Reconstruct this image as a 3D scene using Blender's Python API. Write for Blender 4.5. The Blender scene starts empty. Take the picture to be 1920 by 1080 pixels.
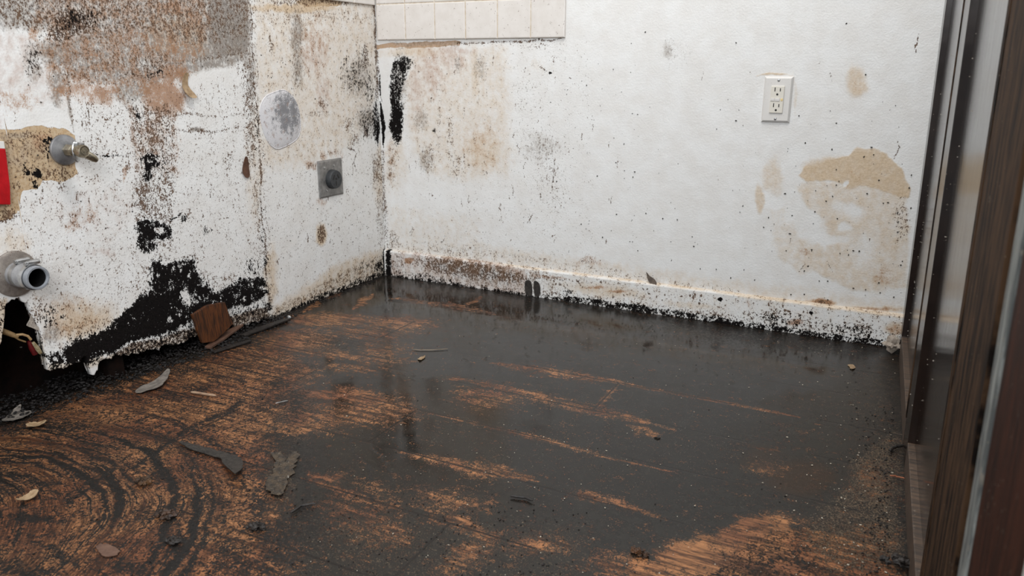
import bpy, bmesh, math, random
import numpy as np
from mathutils import Vector, Matrix, Euler

S = bpy.context.scene
COL = S.collection
PI = math.pi

# ------------------------------------------------------------------ camera
CF = 1448.81                                   # focal length in pixels of a 1920 wide frame
CP = np.array([1.54152, -2.12258, 0.68830])
VF = np.array([-0.42805692, 0.86135805, -0.27354997])
VR = np.array([0.8949874, 0.44607253, 0.00410387])
VU = np.array([-0.12555803, 0.24306709, 0.96184904])
cam = bpy.data.cameras.new('camera'); camo = bpy.data.objects.new('camera', cam); COL.objects.link(camo)
camo.matrix_world = Matrix(((VR[0], VU[0], -VF[0], CP[0]), (VR[1], VU[1], -VF[1], CP[1]),
                            (VR[2], VU[2], -VF[2], CP[2]), (0, 0, 0, 1)))
cam.sensor_width = 36; cam.lens = CF / 1920 * 36
cam.clip_start = 0.02
cam.dof.use_dof = True; cam.dof.focus_distance = 1.75; cam.dof.aperture_fstop = 7.5
S.camera = camo

# ------------------------------------------------------------------ light
w = bpy.data.worlds.new('room_light'); S.world = w; w.use_nodes = True
w.node_tree.nodes['Background'].inputs[0].default_value = (0.93, 0.97, 1.0, 1)
w.node_tree.nodes['Background'].inputs[1].default_value = 0.80
def area(name, loc, target, size, sizey, power, col):
    l = bpy.data.lights.new(name, 'AREA'); l.shape = 'RECTANGLE'; l.size = size; l.size_y = sizey
    l.energy = power; l.color = col
    o = bpy.data.objects.new(name, l); COL.objects.link(o); o.location = loc
    o.rotation_euler = (Vector(target) - Vector(loc)).to_track_quat('-Z', 'Y').to_euler()
    return o
area('ceiling_lamp', (1.20, -0.95, 2.35), (0.75, -0.40, 0.3), 0.9, 0.5, 22, (1.0, 0.98, 0.95))
area('left_wall_fill', (1.75, -3.1, 1.75), (0.0, -0.5, 0.4), 1.5, 1.2, 52, (0.94, 0.97, 1.0))  # added unseen fill from the right, brightens the left wall
S.view_settings.view_transform = 'Standard'; S.view_settings.look = 'None'
S.view_settings.gamma = 1; S.view_settings.exposure = 0.15; S.view_settings.use_curve_mapping = False

# ------------------------------------------------------------------ finding places
def ray(px, py):
    return VF * CF + VR * (px - 960) + VU * (540 - py)
def hit(px, py, axis, val):
    d = ray(px, py); return CP + d * (val - CP[axis]) / d[axis]
def at_left(px, py, x=0.0):
    p = hit(px, py, 0, x); return np.array([p[1], p[2]])
def at_back(px, py, y=0.0):
    p = hit(px, py, 1, y); return np.array([p[0], p[2]])
def at_floor(px, py, z=0.0):
    p = hit(px, py, 2, z); return np.array([p[0], p[1]])
def at_board(px, py):
    return at_back(px, py, -0.013)

# ------------------------------------------------------------------ numeric noise for the stain maps
def _h(ix, iy, seed):
    n = (ix * 374761393 + iy * 668265263 + seed * 1442695041) & 0xffffffff
    n = ((n ^ (n >> 13)) * 1274126177) & 0xffffffff
    return ((n ^ (n >> 16)) & 0xffff) / 65535.0
def vnoise(p, sc, seed=0):
    q = p * sc; i = np.floor(q).astype(np.int64); f = q - i; f = f * f * (3 - 2 * f)
    a = _h(i[:, 0], i[:, 1], seed); b = _h(i[:, 0] + 1, i[:, 1], seed)
    c = _h(i[:, 0], i[:, 1] + 1, seed); d = _h(i[:, 0] + 1, i[:, 1] + 1, seed)
    return (a * (1 - f[:, 0]) + b * f[:, 0]) * (1 - f[:, 1]) + (c * (1 - f[:, 0]) + d * f[:, 0]) * f[:, 1]
def fbm(p, sc, seed=0, octv=4):
    s = 0; a = 0.5; t = 0
    for k in range(octv):
        s = s + a * vnoise(p, sc * 2 ** k, seed + k * 17); t += a; a *= 0.55
    return s / t
def sstep(a, b, x):
    t = np.clip((x - a) / (b - a), 0, 1); return t * t * (3 - 2 * t)

class Canvas:
    """stain densities over the points of one surface, in metres on that surface"""
    def __init__(s, P, at, warp=0.02):
        s.at = at; s.ch = {}; s.P0 = P
        s.P = P + warp * np.stack([fbm(P, 14, 3) - .5, fbm(P, 14, 9) - .5], 1) * 2 \
                + 0.3 * warp * np.stack([fbm(P, 60, 13) - .5, fbm(P, 60, 19) - .5], 1) * 2
    def get(s, c):
        if c not in s.ch: s.ch[c] = np.zeros(len(s.P))
        return s.ch[c]
    def put(s, c, v, mode):
        g = s.get(c)
        if mode == 'max': s.ch[c] = np.maximum(g, v)
        elif mode == 'add': s.ch[c] = g + v
        elif mode == 'sub': s.ch[c] = np.maximum(g - v, 0)
    def blob(s, c, px, py, rx, ry, amp=1., soft=.6, mode='max', rot=0, raw=False):
        P = s.P0 if raw else s.P
        o = s.at(px, py); J = np.stack([s.at(px + 1, py) - o, s.at(px, py + 1) - o], 1)
        d = (P - o) @ np.linalg.inv(J).T
        if rot:
            cr, sr = math.cos(rot), math.sin(rot); d = d @ np.array([[cr, -sr], [sr, cr]])
        q = np.sqrt((d[:, 0] / rx) ** 2 + (d[:, 1] / ry) ** 2)
        s.put(c, amp * (1 - sstep(1 - soft, 1 + soft, q)), mode)
    def poly(s, c, pts, amp=1., soft=8, mode='max', raw=False):
        P = s.P0 if raw else s.P
        V = np.array([s.at(*p) for p in pts]); n = len(V)
        m = np.mean([p[0] for p in pts]), np.mean([p[1] for p in pts])
        soft = soft * np.linalg.norm(s.at(m[0] + .7, m[1] + .7) - s.at(*m))
        dmin = np.full(len(P), 1e9); inside = np.zeros(len(P), bool)
        for i in range(n):
            a, b = V[i], V[(i + 1) % n]; e = b - a; v = P - a
            t = np.clip((v @ e) / (e @ e), 0, 1); r = v - t[:, None] * e
            dmin = np.minimum(dmin, (r ** 2).sum(1))
            cnd = (a[1] > P[:, 1]) != (b[1] > P[:, 1])
            with np.errstate(divide='ignore', invalid='ignore'):
                xi = a[0] + (P[:, 1] - a[1]) * e[0] / (e[1] if e[1] else 1e-9)
            inside ^= cnd & (P[:, 0] < xi)
        sd = np.sqrt(dmin) * np.where(inside, 1, -1)
        s.put(c, amp * sstep(-soft, soft, sd), mode)
    def stroke(s, c, pts, wid, amp=1., soft=.5, mode='max', raw=False, taper=True):
        P = s.P0 if raw else s.P
        V = np.array([s.at(*p) for p in pts])
        sc = np.array([np.linalg.norm(s.at(p[0] + .7, p[1] + .7) - s.at(*p)) for p in pts])
        best = np.zeros(len(P)); n = len(V)
        for i in range(n - 1):
            a, b = V[i], V[i + 1]; e = b - a; v = P - a
            t = np.clip((v @ e) / (e @ e), 0, 1); r = np.sqrt(((v - t[:, None] * e) ** 2).sum(1))
            u = (i + t) / (n - 1)
            ww = wid * (sc[i] * (1 - t) + sc[i + 1] * t) * 1.0
            if taper: ww = ww * (0.25 + 0.75 * np.sin(PI * np.clip(u, 0.02, .98)))
            best = np.maximum(best, 1 - sstep(1 - soft, 1 + soft, r / ww))
        s.put(c, amp * best, mode)

# ------------------------------------------------------------------ node helper
def srgb(r, g, b):
    def f(c):
        c /= 255.; return c / 12.92 if c <= .04045 else ((c + .055) / 1.055) ** 2.4
    return (f(r), f(g), f(b), 1)
class N:
    def __init__(s, name):
        s.m = bpy.data.materials.new(name); s.m.use_nodes = True; s.t = s.m.node_tree
        s.b = s.t.nodes['Principled BSDF']; s._c = None
    def new(s, ty): return s.t.nodes.new(ty)
    def put(s, inp, v):
        if hasattr(v, 'is_output') or isinstance(v, bpy.types.NodeSocket): s.t.links.new(v, inp)
        else: inp.default_value = v
    def coord(s):
        if not s._c: s._c = s.new('ShaderNodeTexCoord').outputs['Object']
        return s._c
    def scale(s, x, y, z):
        m = s.new('ShaderNodeMapping'); s.put(m.inputs[0], s.coord()); m.inputs['Scale'].default_value = (x, y, z); return m.outputs[0]
    def noise(s, sc, det=3, rough=.6, vec=None, dist=0):
        n = s.new('ShaderNodeTexNoise'); s.put(n.inputs['Vector'], vec if vec is not None else s.coord())
        n.inputs['Scale'].default_value = sc; n.inputs['Detail'].default_value = det
        n.inputs['Roughness'].default_value = rough; n.inputs['Distortion'].default_value = dist
        return n.outputs[0]
    def voro(s, sc, vec=None, feat='F1', out=0):
        n = s.new('ShaderNodeTexVoronoi'); n.feature = feat; s.put(n.inputs['Vector'], vec if vec is not None else s.coord())
        n.inputs['Scale'].default_value = sc; return n.outputs[out]
    def ma(s, op, a, b=0.5, c=0.5, clamp=False):
        n = s.new('ShaderNodeMath'); n.operation = op; n.use_clamp = clamp
        s.put(n.inputs[0], a); s.put(n.inputs[1], b); s.put(n.inputs[2], c); return n.outputs[0]
    def rng(s, v, a, b, c=0, d=1):
        n = s.new('ShaderNodeMapRange'); n.interpolation_type = 'SMOOTHSTEP'
        s.put(n.inputs[0], v); n.inputs[1].default_value = a; n.inputs[2].default_value = b
        n.inputs[3].default_value = c; n.inputs[4].default_value = d; return n.outputs[0]
    def mix(s, f, a, b, mode='MIX'):
        n = s.new('ShaderNodeMix'); n.data_type = 'RGBA'; n.blend_type = mode
        s.put(n.inputs[0], f); s.put(n.inputs[6], a); s.put(n.inputs[7], b); return n.outputs[2]
    def attr(s, name):
        n = s.new('ShaderNodeAttribute'); n.attribute_name = name
        p = s.new('ShaderNodeSeparateColor'); s.t.links.new(n.outputs['Color'], p.inputs[0])
        return p.outputs[0], p.outputs[1], p.outputs[2], n.outputs['Alpha']
    def cover(s, c, n, k=1.6, w=.05):
        v = s.ma('MULTIPLY_ADD', n, k, -k * .5); v = s.ma('ADD', v, c); r = s.rng(v, .5 - w, .5 + w)
        return r if isinstance(c, float) else s.ma('MULTIPLY', r, s.rng(c, .01, .07))
    def bump(s, h, dist, strength=1, nrm=None):
        n = s.new('ShaderNodeBump'); n.inputs['Distance'].default_value = dist; s.put(n.inputs['Strength'], strength)
        s.put(n.inputs['Height'], h)
        if nrm is not None: s.put(n.inputs['Normal'], nrm)
        return n.outputs[0]
    def out(s, col=None, rough=None, nrm=None, metal=None, spec=None):
        if col is not None: s.put(s.b.inputs['Base Color'], col)
        if rough is not None: s.put(s.b.inputs['Roughness'], rough)
        if nrm is not None: s.put(s.b.inputs['Normal'], nrm)
        if metal is not None: s.put(s.b.inputs['Metallic'], metal)
        if spec is not None: s.put(s.b.inputs['Specular IOR Level'], spec)
        return s.m

def mottled(name, c1, c2, sc=60, rough=.6, metal=0, bumpd=.0006, speck=None, amt=.1, det=4, stretch=(1, 1, 1), spec=.4):
    n = N(name); v = n.scale(*stretch)
    f = n.rng(n.noise(sc, det, .65, v), .32, .68)
    col = n.mix(f, c1, c2)
    if speck:
        col = n.mix(n.cover(amt, n.noise(420, 2, .5), 1.6, .03), col, speck)
        col = n.mix(n.cover(amt, n.noise(90, 4, .7), 1.6, .05), col, speck)
    return n.out(col, rough, n.bump(n.noise(sc * 3, 4, .6, v), bumpd), metal, spec)

# ------------------------------------------------------------------ mesh helpers
def link(name, me, mat, parent=None):
    o = bpy.data.objects.new(name, me); COL.objects.link(o)
    if mat is not None: me.materials.append(mat)
    if parent is not None: o.parent = parent
    return o
def tag(o, label=None, cat=None, group=None, kind=None):
    if label: o['label'] = label
    if cat: o['category'] = cat
    if group: o['group'] = group
    if kind: o['kind'] = kind
    return o
def empty(name, loc, label, cat, mat=None):
    o = bpy.data.objects.new(name, None); COL.objects.link(o); o.empty_display_size = .02
    if mat is not None: o.matrix_world = mat
    else: o.location = loc
    return tag(o, label, cat)
def obj(name, bm, mat, parent=None, smooth=False, bevel=0, seg=2):
    me = bpy.data.meshes.new(name)
    bmesh.ops.recalc_face_normals(bm, faces=bm.faces)
    bm.to_mesh(me); bm.free()
    if smooth:
        for p in me.polygons: p.use_smooth = True
    o = link(name, me, mat, parent)
    if bevel:
        m = o.modifiers.new('bevel', 'BEVEL'); m.width = bevel; m.segments = seg; m.limit_method = 'ANGLE'
    if smooth == 'auto' or smooth:
        m = o.modifiers.new('es', 'EDGE_SPLIT'); m.split_angle = math.radians(40)
    return o
def box(bm, lo, hi, M=None):
    vs = [bm.verts.new((x, y, z)) for x in (lo[0], hi[0]) for y in (lo[1], hi[1]) for z in (lo[2], hi[2])]
    for f in ((0, 1, 3, 2), (4, 6, 7, 5), (0, 4, 5, 1), (2, 3, 7, 6), (0, 2, 6, 4), (1, 5, 7, 3)):
        bm.faces.new([vs[i] for i in f])
    if M is not None: bmesh.ops.transform(bm, matrix=M, verts=vs)
    return vs
def lathe(bm, prof, seg=40, M=None, cap0=True, cap1=True):
    """profile (radius, z) turned about z"""
    rings = []
    for r, z in prof:
        rings.append([bm.verts.new((r * math.cos(2 * PI * k / seg), r * math.sin(2 * PI * k / seg), z)) for k in range(seg)])
    for a, b in zip(rings, rings[1:]):
        for k in range(seg): bm.faces.new((a[k], a[(k + 1) % seg], b[(k + 1) % seg], b[k]))
    if cap0: bm.faces.new(rings[0][::-1])
    if cap1: bm.faces.new(rings[-1])
    vs = [v for r in rings for v in r]
    if M is not None: bmesh.ops.transform(bm, matrix=M, verts=vs)
    return vs
def tube(bm, pts, rad, seg=10):
    pts = [Vector(p) for p in pts]; rings = []
    for i, p in enumerate(pts):
        t = (pts[min(i + 1, len(pts) - 1)] - pts[max(i - 1, 0)]).normalized()
        u = t.cross(Vector((0.13, 0.31, 1))).normalized(); v = t.cross(u)
        r = rad[i] if isinstance(rad, (list, tuple)) else rad
        rings.append([bm.verts.new(p + (u * math.cos(2 * PI * k / seg) + v * math.sin(2 * PI * k / seg)) * r) for k in range(seg)])
    for a, b in zip(rings, rings[1:]):
        for k in range(seg): bm.faces.new((a[k], a[(k + 1) % seg], b[(k + 1) % seg], b[k]))
    bm.faces.new(rings[0][::-1]); bm.faces.new(rings[-1])
def prism(bm, pts, z0, z1, M=None):
    a = [bm.verts.new((x, y, z0)) for x, y in pts]; b = [bm.verts.new((x, y, z1)) for x, y in pts]
    n = len(pts); bm.faces.new(a[::-1]); bm.faces.new(b)
    for i in range(n): bm.faces.new((a[i], a[(i + 1) % n], b[(i + 1) % n], b[i]))
    if M is not None: bmesh.ops.transform(bm, matrix=M, verts=a + b)
def grid_mesh(name, P3, nu, nv, mat, attrs, smooth=True):
    """P3: (nu*nv,3) in row-major u,v"""
    me = bpy.data.meshes.new(name)
    me.vertices.add(nu * nv); me.vertices.foreach_set('co', P3.astype(np.float32).ravel())
    i = (np.arange(nu - 1)[:, None] * nv + np.arange(nv - 1)[None, :]).ravel()
    q = np.stack([i, i + nv, i + nv + 1, i + 1], 1).astype(np.int32)
    me.loops.add(q.size); me.loops.foreach_set('vertex_index', q.ravel())
    me.polygons.add(len(q)); me.polygons.foreach_set('loop_start', np.arange(0, q.size, 4, dtype=np.int32))
    me.polygons.foreach_set('use_smooth', np.ones(len(q), bool))
    me.update(calc_edges=True)
    for an, chans in attrs.items():
        a = me.attributes.new(an, 'FLOAT_COLOR', 'POINT')
        d = np.zeros((nu * nv, 4), np.float32)
        for k, c in enumerate(chans): d[:, k] = c
        a.data.foreach_set('color', d.ravel())
    return link(name, me, mat)
def spread(a, b, step, far, grow=1.35):
    v = list(np.arange(a, b, step)); s = step
    while v[-1] < far: s *= grow; v.append(min(v[-1] + s, far))
    return np.array(v)
RNG = np.random.default_rng(7)
random.seed(5)

# ================================================================== THE SETTING
WHITE = srgb(229, 229, 228)
def wall_material(name, _=0, bare_col=srgb(194, 174, 146)):
    """painted plaster; stain densities come as two 4-channel attributes"""
    n = N(name)
    tan, rust, grey, pink = n.attr('stain_a'); brown, black, bare, clean = n.attr('stain_b')
    # drips run down, so most of the noises are a little longer in z
    vs = n.scale(1, 1, .8)
    big = n.noise(16, 4, .6); fine = n.noise(150, 5, .62, vs); finer = n.noise(330, 4, .65, vs); mid = n.noise(46, 6, .68, vs)
    col = n.mix(n.rng(big, .3, .7), WHITE, srgb(222, 220, 217))
    col = n.mix(n.ma('MULTIPLY', n.rng(n.noise(520, 2, .6), .35, .75), .12), col, srgb(170, 160, 150))
    tm = n.rng(n.ma('ADD', tan, n.ma('MULTIPLY_ADD', mid, 1.0, -.5)), .05, .95)
    tm = n.ma('MULTIPLY', tm, n.rng(tan, .01, .14))
    tcol = n.mix(n.rng(fine, .3, .7), srgb(206, 182, 150), srgb(190, 162, 124))
    col = n.mix(n.ma('MULTIPLY', tm, .85), col, tcol)
    pm = n.rng(n.ma('ADD', pink, n.ma('MULTIPLY_ADD', mid, 1.8, -.9)), .1, .9)
    pm = n.ma('MULTIPLY', pm, n.rng(pink, .01, .14))
    col = n.mix(n.ma('MULTIPLY', pm, .7), col, n.mix(n.rng(fine, .35, .65), srgb(196, 176, 166), srgb(168, 138, 122)))
    bm_ = n.cover(bare, mid, .5, .02)
    col = n.mix(bm_, col, n.mix(n.rng(fine, .3, .7), bare_col, srgb(176, 146, 110)))
    gm = n.cover(n.ma('MULTIPLY', grey, .95), n.ma('ADD', n.ma('MULTIPLY', fine, .6), n.ma('MULTIPLY', finer, .4)), 4.2, .28)
    gs = n.rng(n.ma('ADD', grey, n.ma('MULTIPLY_ADD', mid, 1.6, -.8)), .05, .95); gs = n.ma('MULTIPLY', gs, n.rng(grey, .01, .14)); col = n.mix(n.ma('MULTIPLY', gs, .75), col, n.mix(n.rng(big, .4, .6), srgb(138, 124, 108), srgb(156, 146, 136)))
    rs_ = n.rng(n.ma('ADD', rust, n.ma('MULTIPLY_ADD', mid, 1.4, -.7)), .05, .95); rs_ = n.ma('MULTIPLY', rs_, n.rng(rust, .01, .14)); col = n.mix(n.ma('MULTIPLY', rs_, .6), col, srgb(178, 146, 120))
    col = n.mix(n.ma('MULTIPLY', gm, .6), col, n.mix(n.rng(mid, .35, .65), srgb(92, 84, 78), srgb(122, 110, 100)))
    rm = n.cover(rust, n.ma('ADD', n.ma('MULTIPLY', mid, .5), n.ma('MULTIPLY', finer, .5)), 4.2, .32)
    col = n.mix(n.ma('MULTIPLY', rm, .72), col, n.mix(n.rng(finer, .35, .65), srgb(128, 84, 52), srgb(168, 122, 84)))
    # brown mould: flecks first, then closed patches
    fl = n.ma('ADD', n.ma('MULTIPLY', finer, .55), n.ma('MULTIPLY', fine, .45))
    fl2 = n.ma('ADD', n.ma('MULTIPLY', fl, .75), n.ma('MULTIPLY', mid, .25))
    brm = n.cover(brown, fl2, 5.0, .10)
    col = n.mix(n.ma('MULTIPLY', brm, .96), col, n.mix(n.rng(mid, .35, .65), srgb(58, 42, 32), srgb(98, 74, 56)))
    blk = n.ma('ADD', n.ma('MULTIPLY', mid, .35), n.ma('ADD', n.ma('MULTIPLY', fine, .35), n.ma('MULTIPLY', finer, .3)))
    km = n.cover(black, blk, 5.0, .08)
    col = n.mix(n.ma('MULTIPLY', km, 1.0), col, n.mix(n.rng(finer, .3, .7), srgb(10, 9, 9), srgb(27, 23, 22)))
    # relief
    h = n.ma('MULTIPLY', n.noise(210, 3, .55), .8)
    h = n.ma('ADD', h, n.ma('MULTIPLY', n.noise(70, 2, .5), .5))
    h = n.ma('ADD', h, n.ma('MULTIPLY', n.ma('MULTIPLY', mid, tm), .8))
    h = n.ma('SUBTRACT', h, n.ma('MULTIPLY', bm_, 1.5))
    h = n.ma('ADD', h, n.ma('MULTIPLY', n.ma('MULTIPLY', n.noise(260, 5, .75), km), 1.6))
    rough = n.ma('ADD', .42, n.ma('MULTIPLY', n.ma('MAXIMUM', km, brm), .4)); n.put(n.b.inputs['Specular IOR Level'], n.rng(km, 0, 1, .35, .08))
    return n.out(col, rough, n.bump(h, .0011, .8), None, None)

# ---- left wall: board with an eaten away lower edge
edge_px = [(-400, 704), (-9, 688), (-5, 666), (1, 646), (5, 622), (8, 596), (11, 566), (30, 558), (52, 566), (60, 592), (74, 614), (80, 640), (84, 682), (92, 699), (112, 692), (130, 684),
           (150, 674), (163, 672), (172, 706), (179, 708), (187, 678), (213, 669), (260, 662), (300, 652), (340, 641),
           (370, 631), (400, 624), (440, 614), (480, 604), (505, 597)]
ed = np.array([at_left(*p) for p in edge_px])
STEP = 0.003
ys = np.concatenate([-spread(0, 1.5, STEP, 2.2)[::-1]])
zb = np.interp(ys, np.concatenate([ed[:, 0], [ed[-1, 0] + .02, 0]]), np.concatenate([ed[:, 1], [0, 0]]))
rag = (fbm(np.stack([ys, ys * 0], 1), 120, 5) - .5) * .022
zb = np.where(ys < ed[-1, 0], np.maximum(zb + rag, 0.003), zb * 0)
s1 = np.linspace(0, 1, 330); s2 = spread(1.0, 1.003, .003, 2.4)[1:]
Yg = np.repeat(ys[:, None], len(s1) + len(s2), 1)
Zg = np.concatenate([zb[:, None] + s1[None, :] * (1.0 - zb[:, None]), np.repeat(s2[None, :], len(ys), 0)], 1)
Y, Z = Yg.ravel(), Zg.ravel()
C = Canvas(np.stack([Y, Z], 1), at_left, .012)
b, p, k = C.blob, C.poly, C.stroke
# --- the overall haze of the upper part
p('grey', [(-300, -200), (468, -200), (470, 110), (440, 128), (330, 150), (240, 165), (120, 150), (90, 60), (-300, 40)], .66, 16)
p('rust', [(60, -100), (380, -100), (400, 60), (370, 120), (340, 150), (150, 200), (90, 140), (60, 20)], .42, 22)
p('brown', [(-200, -60), (465, -60), (468, 60), (380, 90), (250, 60), (180, 90), (60, 60), (-200, 30)], .40, 20)
p('brown', [(60, 60), (250, 60), (330, 120), (300, 150), (130, 175), (90, 120)], .26, 16); p('brown', [(130, 180), (250, 190), (240, 320), (150, 300)], .27, 16)
p('pink', [(-200, 50), (60, 60), (110, 120), (140, 200), (90, 240), (-200, 240)], .42, 18)
b('grey', 62, 120, 16, 34, .55); b('black', 58, 118, 11, 30, .42, .8); b('brown', 60, 118, 12, 30, .45)
b('brown', 146, 42, 46, 34, .74, .8); b('black', 150, 38, 40, 26, .42, .9); b('brown', 112, 60, 34, 20, .62, .8)
b('black', 112, 58, 26, 10, .25, .9); b('grey', 120, 95, 60, 30, .75); b('grey', 210, 90, 60, 34, .62)
b('rust', 230, 22, 60, 22, .45); b('rust', 322, 15, 44, 16, .62); b('rust', 360, 30, 22, 20, .6)
b('rust', 318, 84, 36, 34, .5); b('tan', 330, 60, 60, 50, .55); b('tan', 360, 70, 30, 40, .6)
b('rust', 312, 182, 42, 36, .82, .5); b('rust', 327, 135, 34, 18, .66); b('rust', 165, 172, 60, 16, .66, .5)
b('rust', 190, 186, 34, 14, .6); b('rust', 60, 62, 11, 14, .6); b('rust', 22, 185, 50, 20, .35); b('rust', 290, 160, 40, 30, .6)
b('grey', 245, 168, 42, 30, .62); b('grey', 262, 130, 55, 22, .6); b('brown', 290, 120, 45, 22, .42, .8); b('black', 290, 137, 24, 6, .38)
p('grey', [(388, -40), (462, -40), (466, 70), (460, 106), (400, 112), (386, 60)], .88, 5)
p('brown', [(392, -40), (462, -40), (466, 70), (460, 104), (404, 110), (390, 60)], .30, 5)
b('grey', 395, 125, 22, 6, .8); b('grey', 108, 150, 20, 40, .6); b('grey', 104, 190, 10, 30, .55); b('brown', 118, 140, 18, 10, .35)
b('brown', 30, 20, 90, 18, .30); b('brown', 455, 170, 14, 70, .42); b('brown', 470, 220, 13, 120, .50, .7)
b('grey', 465, 150, 16, 60, .6)
b('clean', 0, 0, 1, 1, 0)
# --- clean white patches win over the haze
for q in ([(132, 190), (185, 195), (215, 225), (240, 300), (240, 400), (160, 330), (140, 260)],
          [(345, 142), (462, 130), (470, 200), (455, 330), (340, 330), (322, 300), (330, 262), (325, 228), (350, 215)],
          [(0, 165), (60, 190), (125, 205), (135, 238), (0, 236)]):
    for c in ('grey', 'pink', 'tan'): p(c, q, .45, 10, 'sub')
for q in ([(362, 150), (455, 138), (452, 230), (365, 235)], [(370, 255), (450, 250), (440, 320), (372, 330)]):
    for c in ('grey', 'rust', 'brown'): p(c, q, .3, 8, 'sub')
# --- brown flecks over all the middle
p('brown', [(130, 200), (480, 140), (505, 600), (100, 690), (60, 560), (-100, 470), (-100, 400), (150, 330)], .20, 20, 'max')
p('brown', [(232, 190), (330, 190), (335, 300), (322, 470), (250, 470), (250, 300)], .46, 16); p('rust', [(235, 195), (335, 190), (335, 330), (250, 330)], .36, 14)
b('brown', 290, 255, 32, 40, .50, .6); b('rust', 290, 250, 36, 46, .48, .7); b('brown', 272, 370, 26, 44, .56, .7); b('brown', 285, 400, 34, 30, .42)
b('black', 262, 224, 9, 14, .62); b('black', 255, 205, 5, 8, .5); b('black', 284, 303, 20, 12, .70, .5); b('black', 277, 325, 9, 22, .66, .5)
b('black', 303, 312, 14, 10, .42); b('black', 312, 302, 8, 8, .4)
b('black', 288, 432, 34, 20, .80, .35); b('black', 274, 460, 18, 20, .72, .4); b('black', 330, 404, 14, 3, .5, .6, rot=-.5)
b('black', 343, 410, 6, 10, .55); b('black', 387, 428, 6, 9, .55); b('brown', 345, 405, 16, 16, .4); b('black', 298, 430, 7, 5, 1, .4, 'sub')
b('brown', 255, 385, 10, 14, .5); b('black', 253, 392, 5, 6, .5); b('brown', 240, 320, 8, 14, .42); b('brown', 430, 300, 12, 18, .36)
k('black', [(168, 289), (190, 291), (215, 292), (230, 291)], 2.2, .62, .6); k('brown', [(165, 289), (195, 291), (240, 293), (270, 290)], 5, .45, .7)
k('brown', [(325, 247), (370, 248), (420, 245), (470, 238)], 3, .50, .6); k('brown', [(290, 220), (360, 218), (460, 214)], 3, .42, .6)
k('brown', [(215, 141), (262, 142), (300, 140), (306, 146)], 3, .5, .6); k('grey', [(355, 246), (385, 244)], 4, .8, .6)
k('grey', [(125, 110), (128, 190), (140, 245)], 4, .6, .7); k('brown', [(126, 130), (132, 200), (142, 240)], 3, .4, .7)
k('brown', [(330, 120), (400, 112), (465, 100)], 4, .42, .8)
# --- bare plaster around the valve
p('bare', [(-200, 240), (60, 236), (120, 234), (141, 252), (150, 300), (148, 328), (112, 340), (78, 338), (68, 356), (40, 362),
           (36, 400), (22, 416), (-200, 420)], 1, 2.5)
b('brown', 60, 260, 60, 18, .38); b('grey', 60, 290, 70, 40, .34); b('brown', 50, 300, 90, 60, .26); b('brown', 88, 272, 14, 18, .55); b('black', 92, 262, 11, 9, .62, .4); b('black', 92, 280, 7, 18, .5)
b('rust', 82, 262, 22, 16, .5); b('brown', 110, 325, 34, 16, .46); b('brown', 60, 318, 22, 24, .48); b('black', 71, 322, 10, 13, .80, .35)
b('black', 64, 348, 6, 9, .70, .4); b('black', 52, 322, 10, 9, .5); b('black', 45, 305, 5, 8, .45)
b('grey', 20, 250, 40, 8, .5); b('brown', 10, 410, 26, 14, .6); b('brown', 28, 350, 10, 10, .5)
k('brown', [(100, 330), (110, 350), (118, 345)], 6, .5); b('brown', 230, 322, 12, 8, .3); k('rust', [(228, 345), (232, 322), (246, 318)], 5, .5)
b('rust', 160, 397, 26, 16, .35); b('rust', 150, 418, 36, 14, .35, rot=-.5); b('pink', 170, 400, 90, 60, .30, .9); b('pink', 190, 474, 26, 10, .5)
b('tan', 20, 460, 40, 30, .45); b('tan', 150, 600, 70, 40, .75, .8); b('rust', 130, 595, 60, 40, .28, .8); b('brown', 150, 610, 70, 40, .27, .8)
b('pink', 60, 480, 70, 60, .15, .9)
p('brown', [(180, 430), (280, 420), (300, 520), (240, 600), (190, 560)], .23, 16)
b('black', 88, 600, 16, 26, .46, .6, rot=.6); b('brown', 70, 590, 20, 30, .42); b('black', 115, 596, 7, 5, .62, .5, rot=.6); b('grey', 95, 625, 18, 22, .55)
# --- black mould along the foot of the wall
p('black', [(281, 487), (300, 492), (325, 486), (360, 484), (374, 520), (402, 545), (440, 530), (450, 516), (470, 520), (497, 516), (505, 548), (492, 560),
            (470, 570), (433, 582), (362, 604), (330, 618), (300, 628), (262, 640), (217, 657), (185, 668), (150, 678), (90, 684), (84, 668),
            (112, 650), (130, 632), (160, 626), (200, 612), (232, 596), (262, 574), (272, 560), (283, 540)], .86, 9)
p('brown', [(270, 470), (370, 470), (380, 510), (440, 505), (510, 500), (515, 570), (433, 600), (330, 635), (217, 672), (85, 695), (75, 650), (140, 610), (220, 585), (262, 550)], .36, 12)
p('black', [(262, 560), (330, 545), (362, 604), (217, 657), (90, 686), (110, 655), (200, 612)], .98, 8); p('black', [(85, 684), (217, 657), (362, 604), (433, 582), (505, 560), (510, 604), (362, 644), (215, 680), (85, 708)], .46, 5)
for q in ((350, 560, 10, 16, .42), (345, 545, 8, 8, .3), (322, 502, 4, 6, .4), (336, 503, 4, 7, .4), (300, 515, 4, 5, .3), (330, 580, 9, 10, .32),
          (316, 600, 6, 6, .5), (352, 512, 4, 5, .4), (493, 537, 8, 4, .6), (440, 552, 5, 5, .5), (458, 558, 4, 6, .45), (402, 562, 4, 5, .3),
          (118, 657, 6, 14, .55), (105, 672, 6, 6, .4), (135, 640, 7, 5, .35), (372, 590, 9, 9, .35), (365, 556, 7, 10, .3), (215, 616, 5, 4, .4), (470, 533, 5, 5, .3)):
    b('black', q[0], q[1], q[2], q[3], q[4], .6, 'sub')
b('black', 478, 502, 18, 16, .42, .8); b('brown', 480, 500, 26, 22, .44, .8); b('black', 470, 487, 8, 4, .5)
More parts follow.
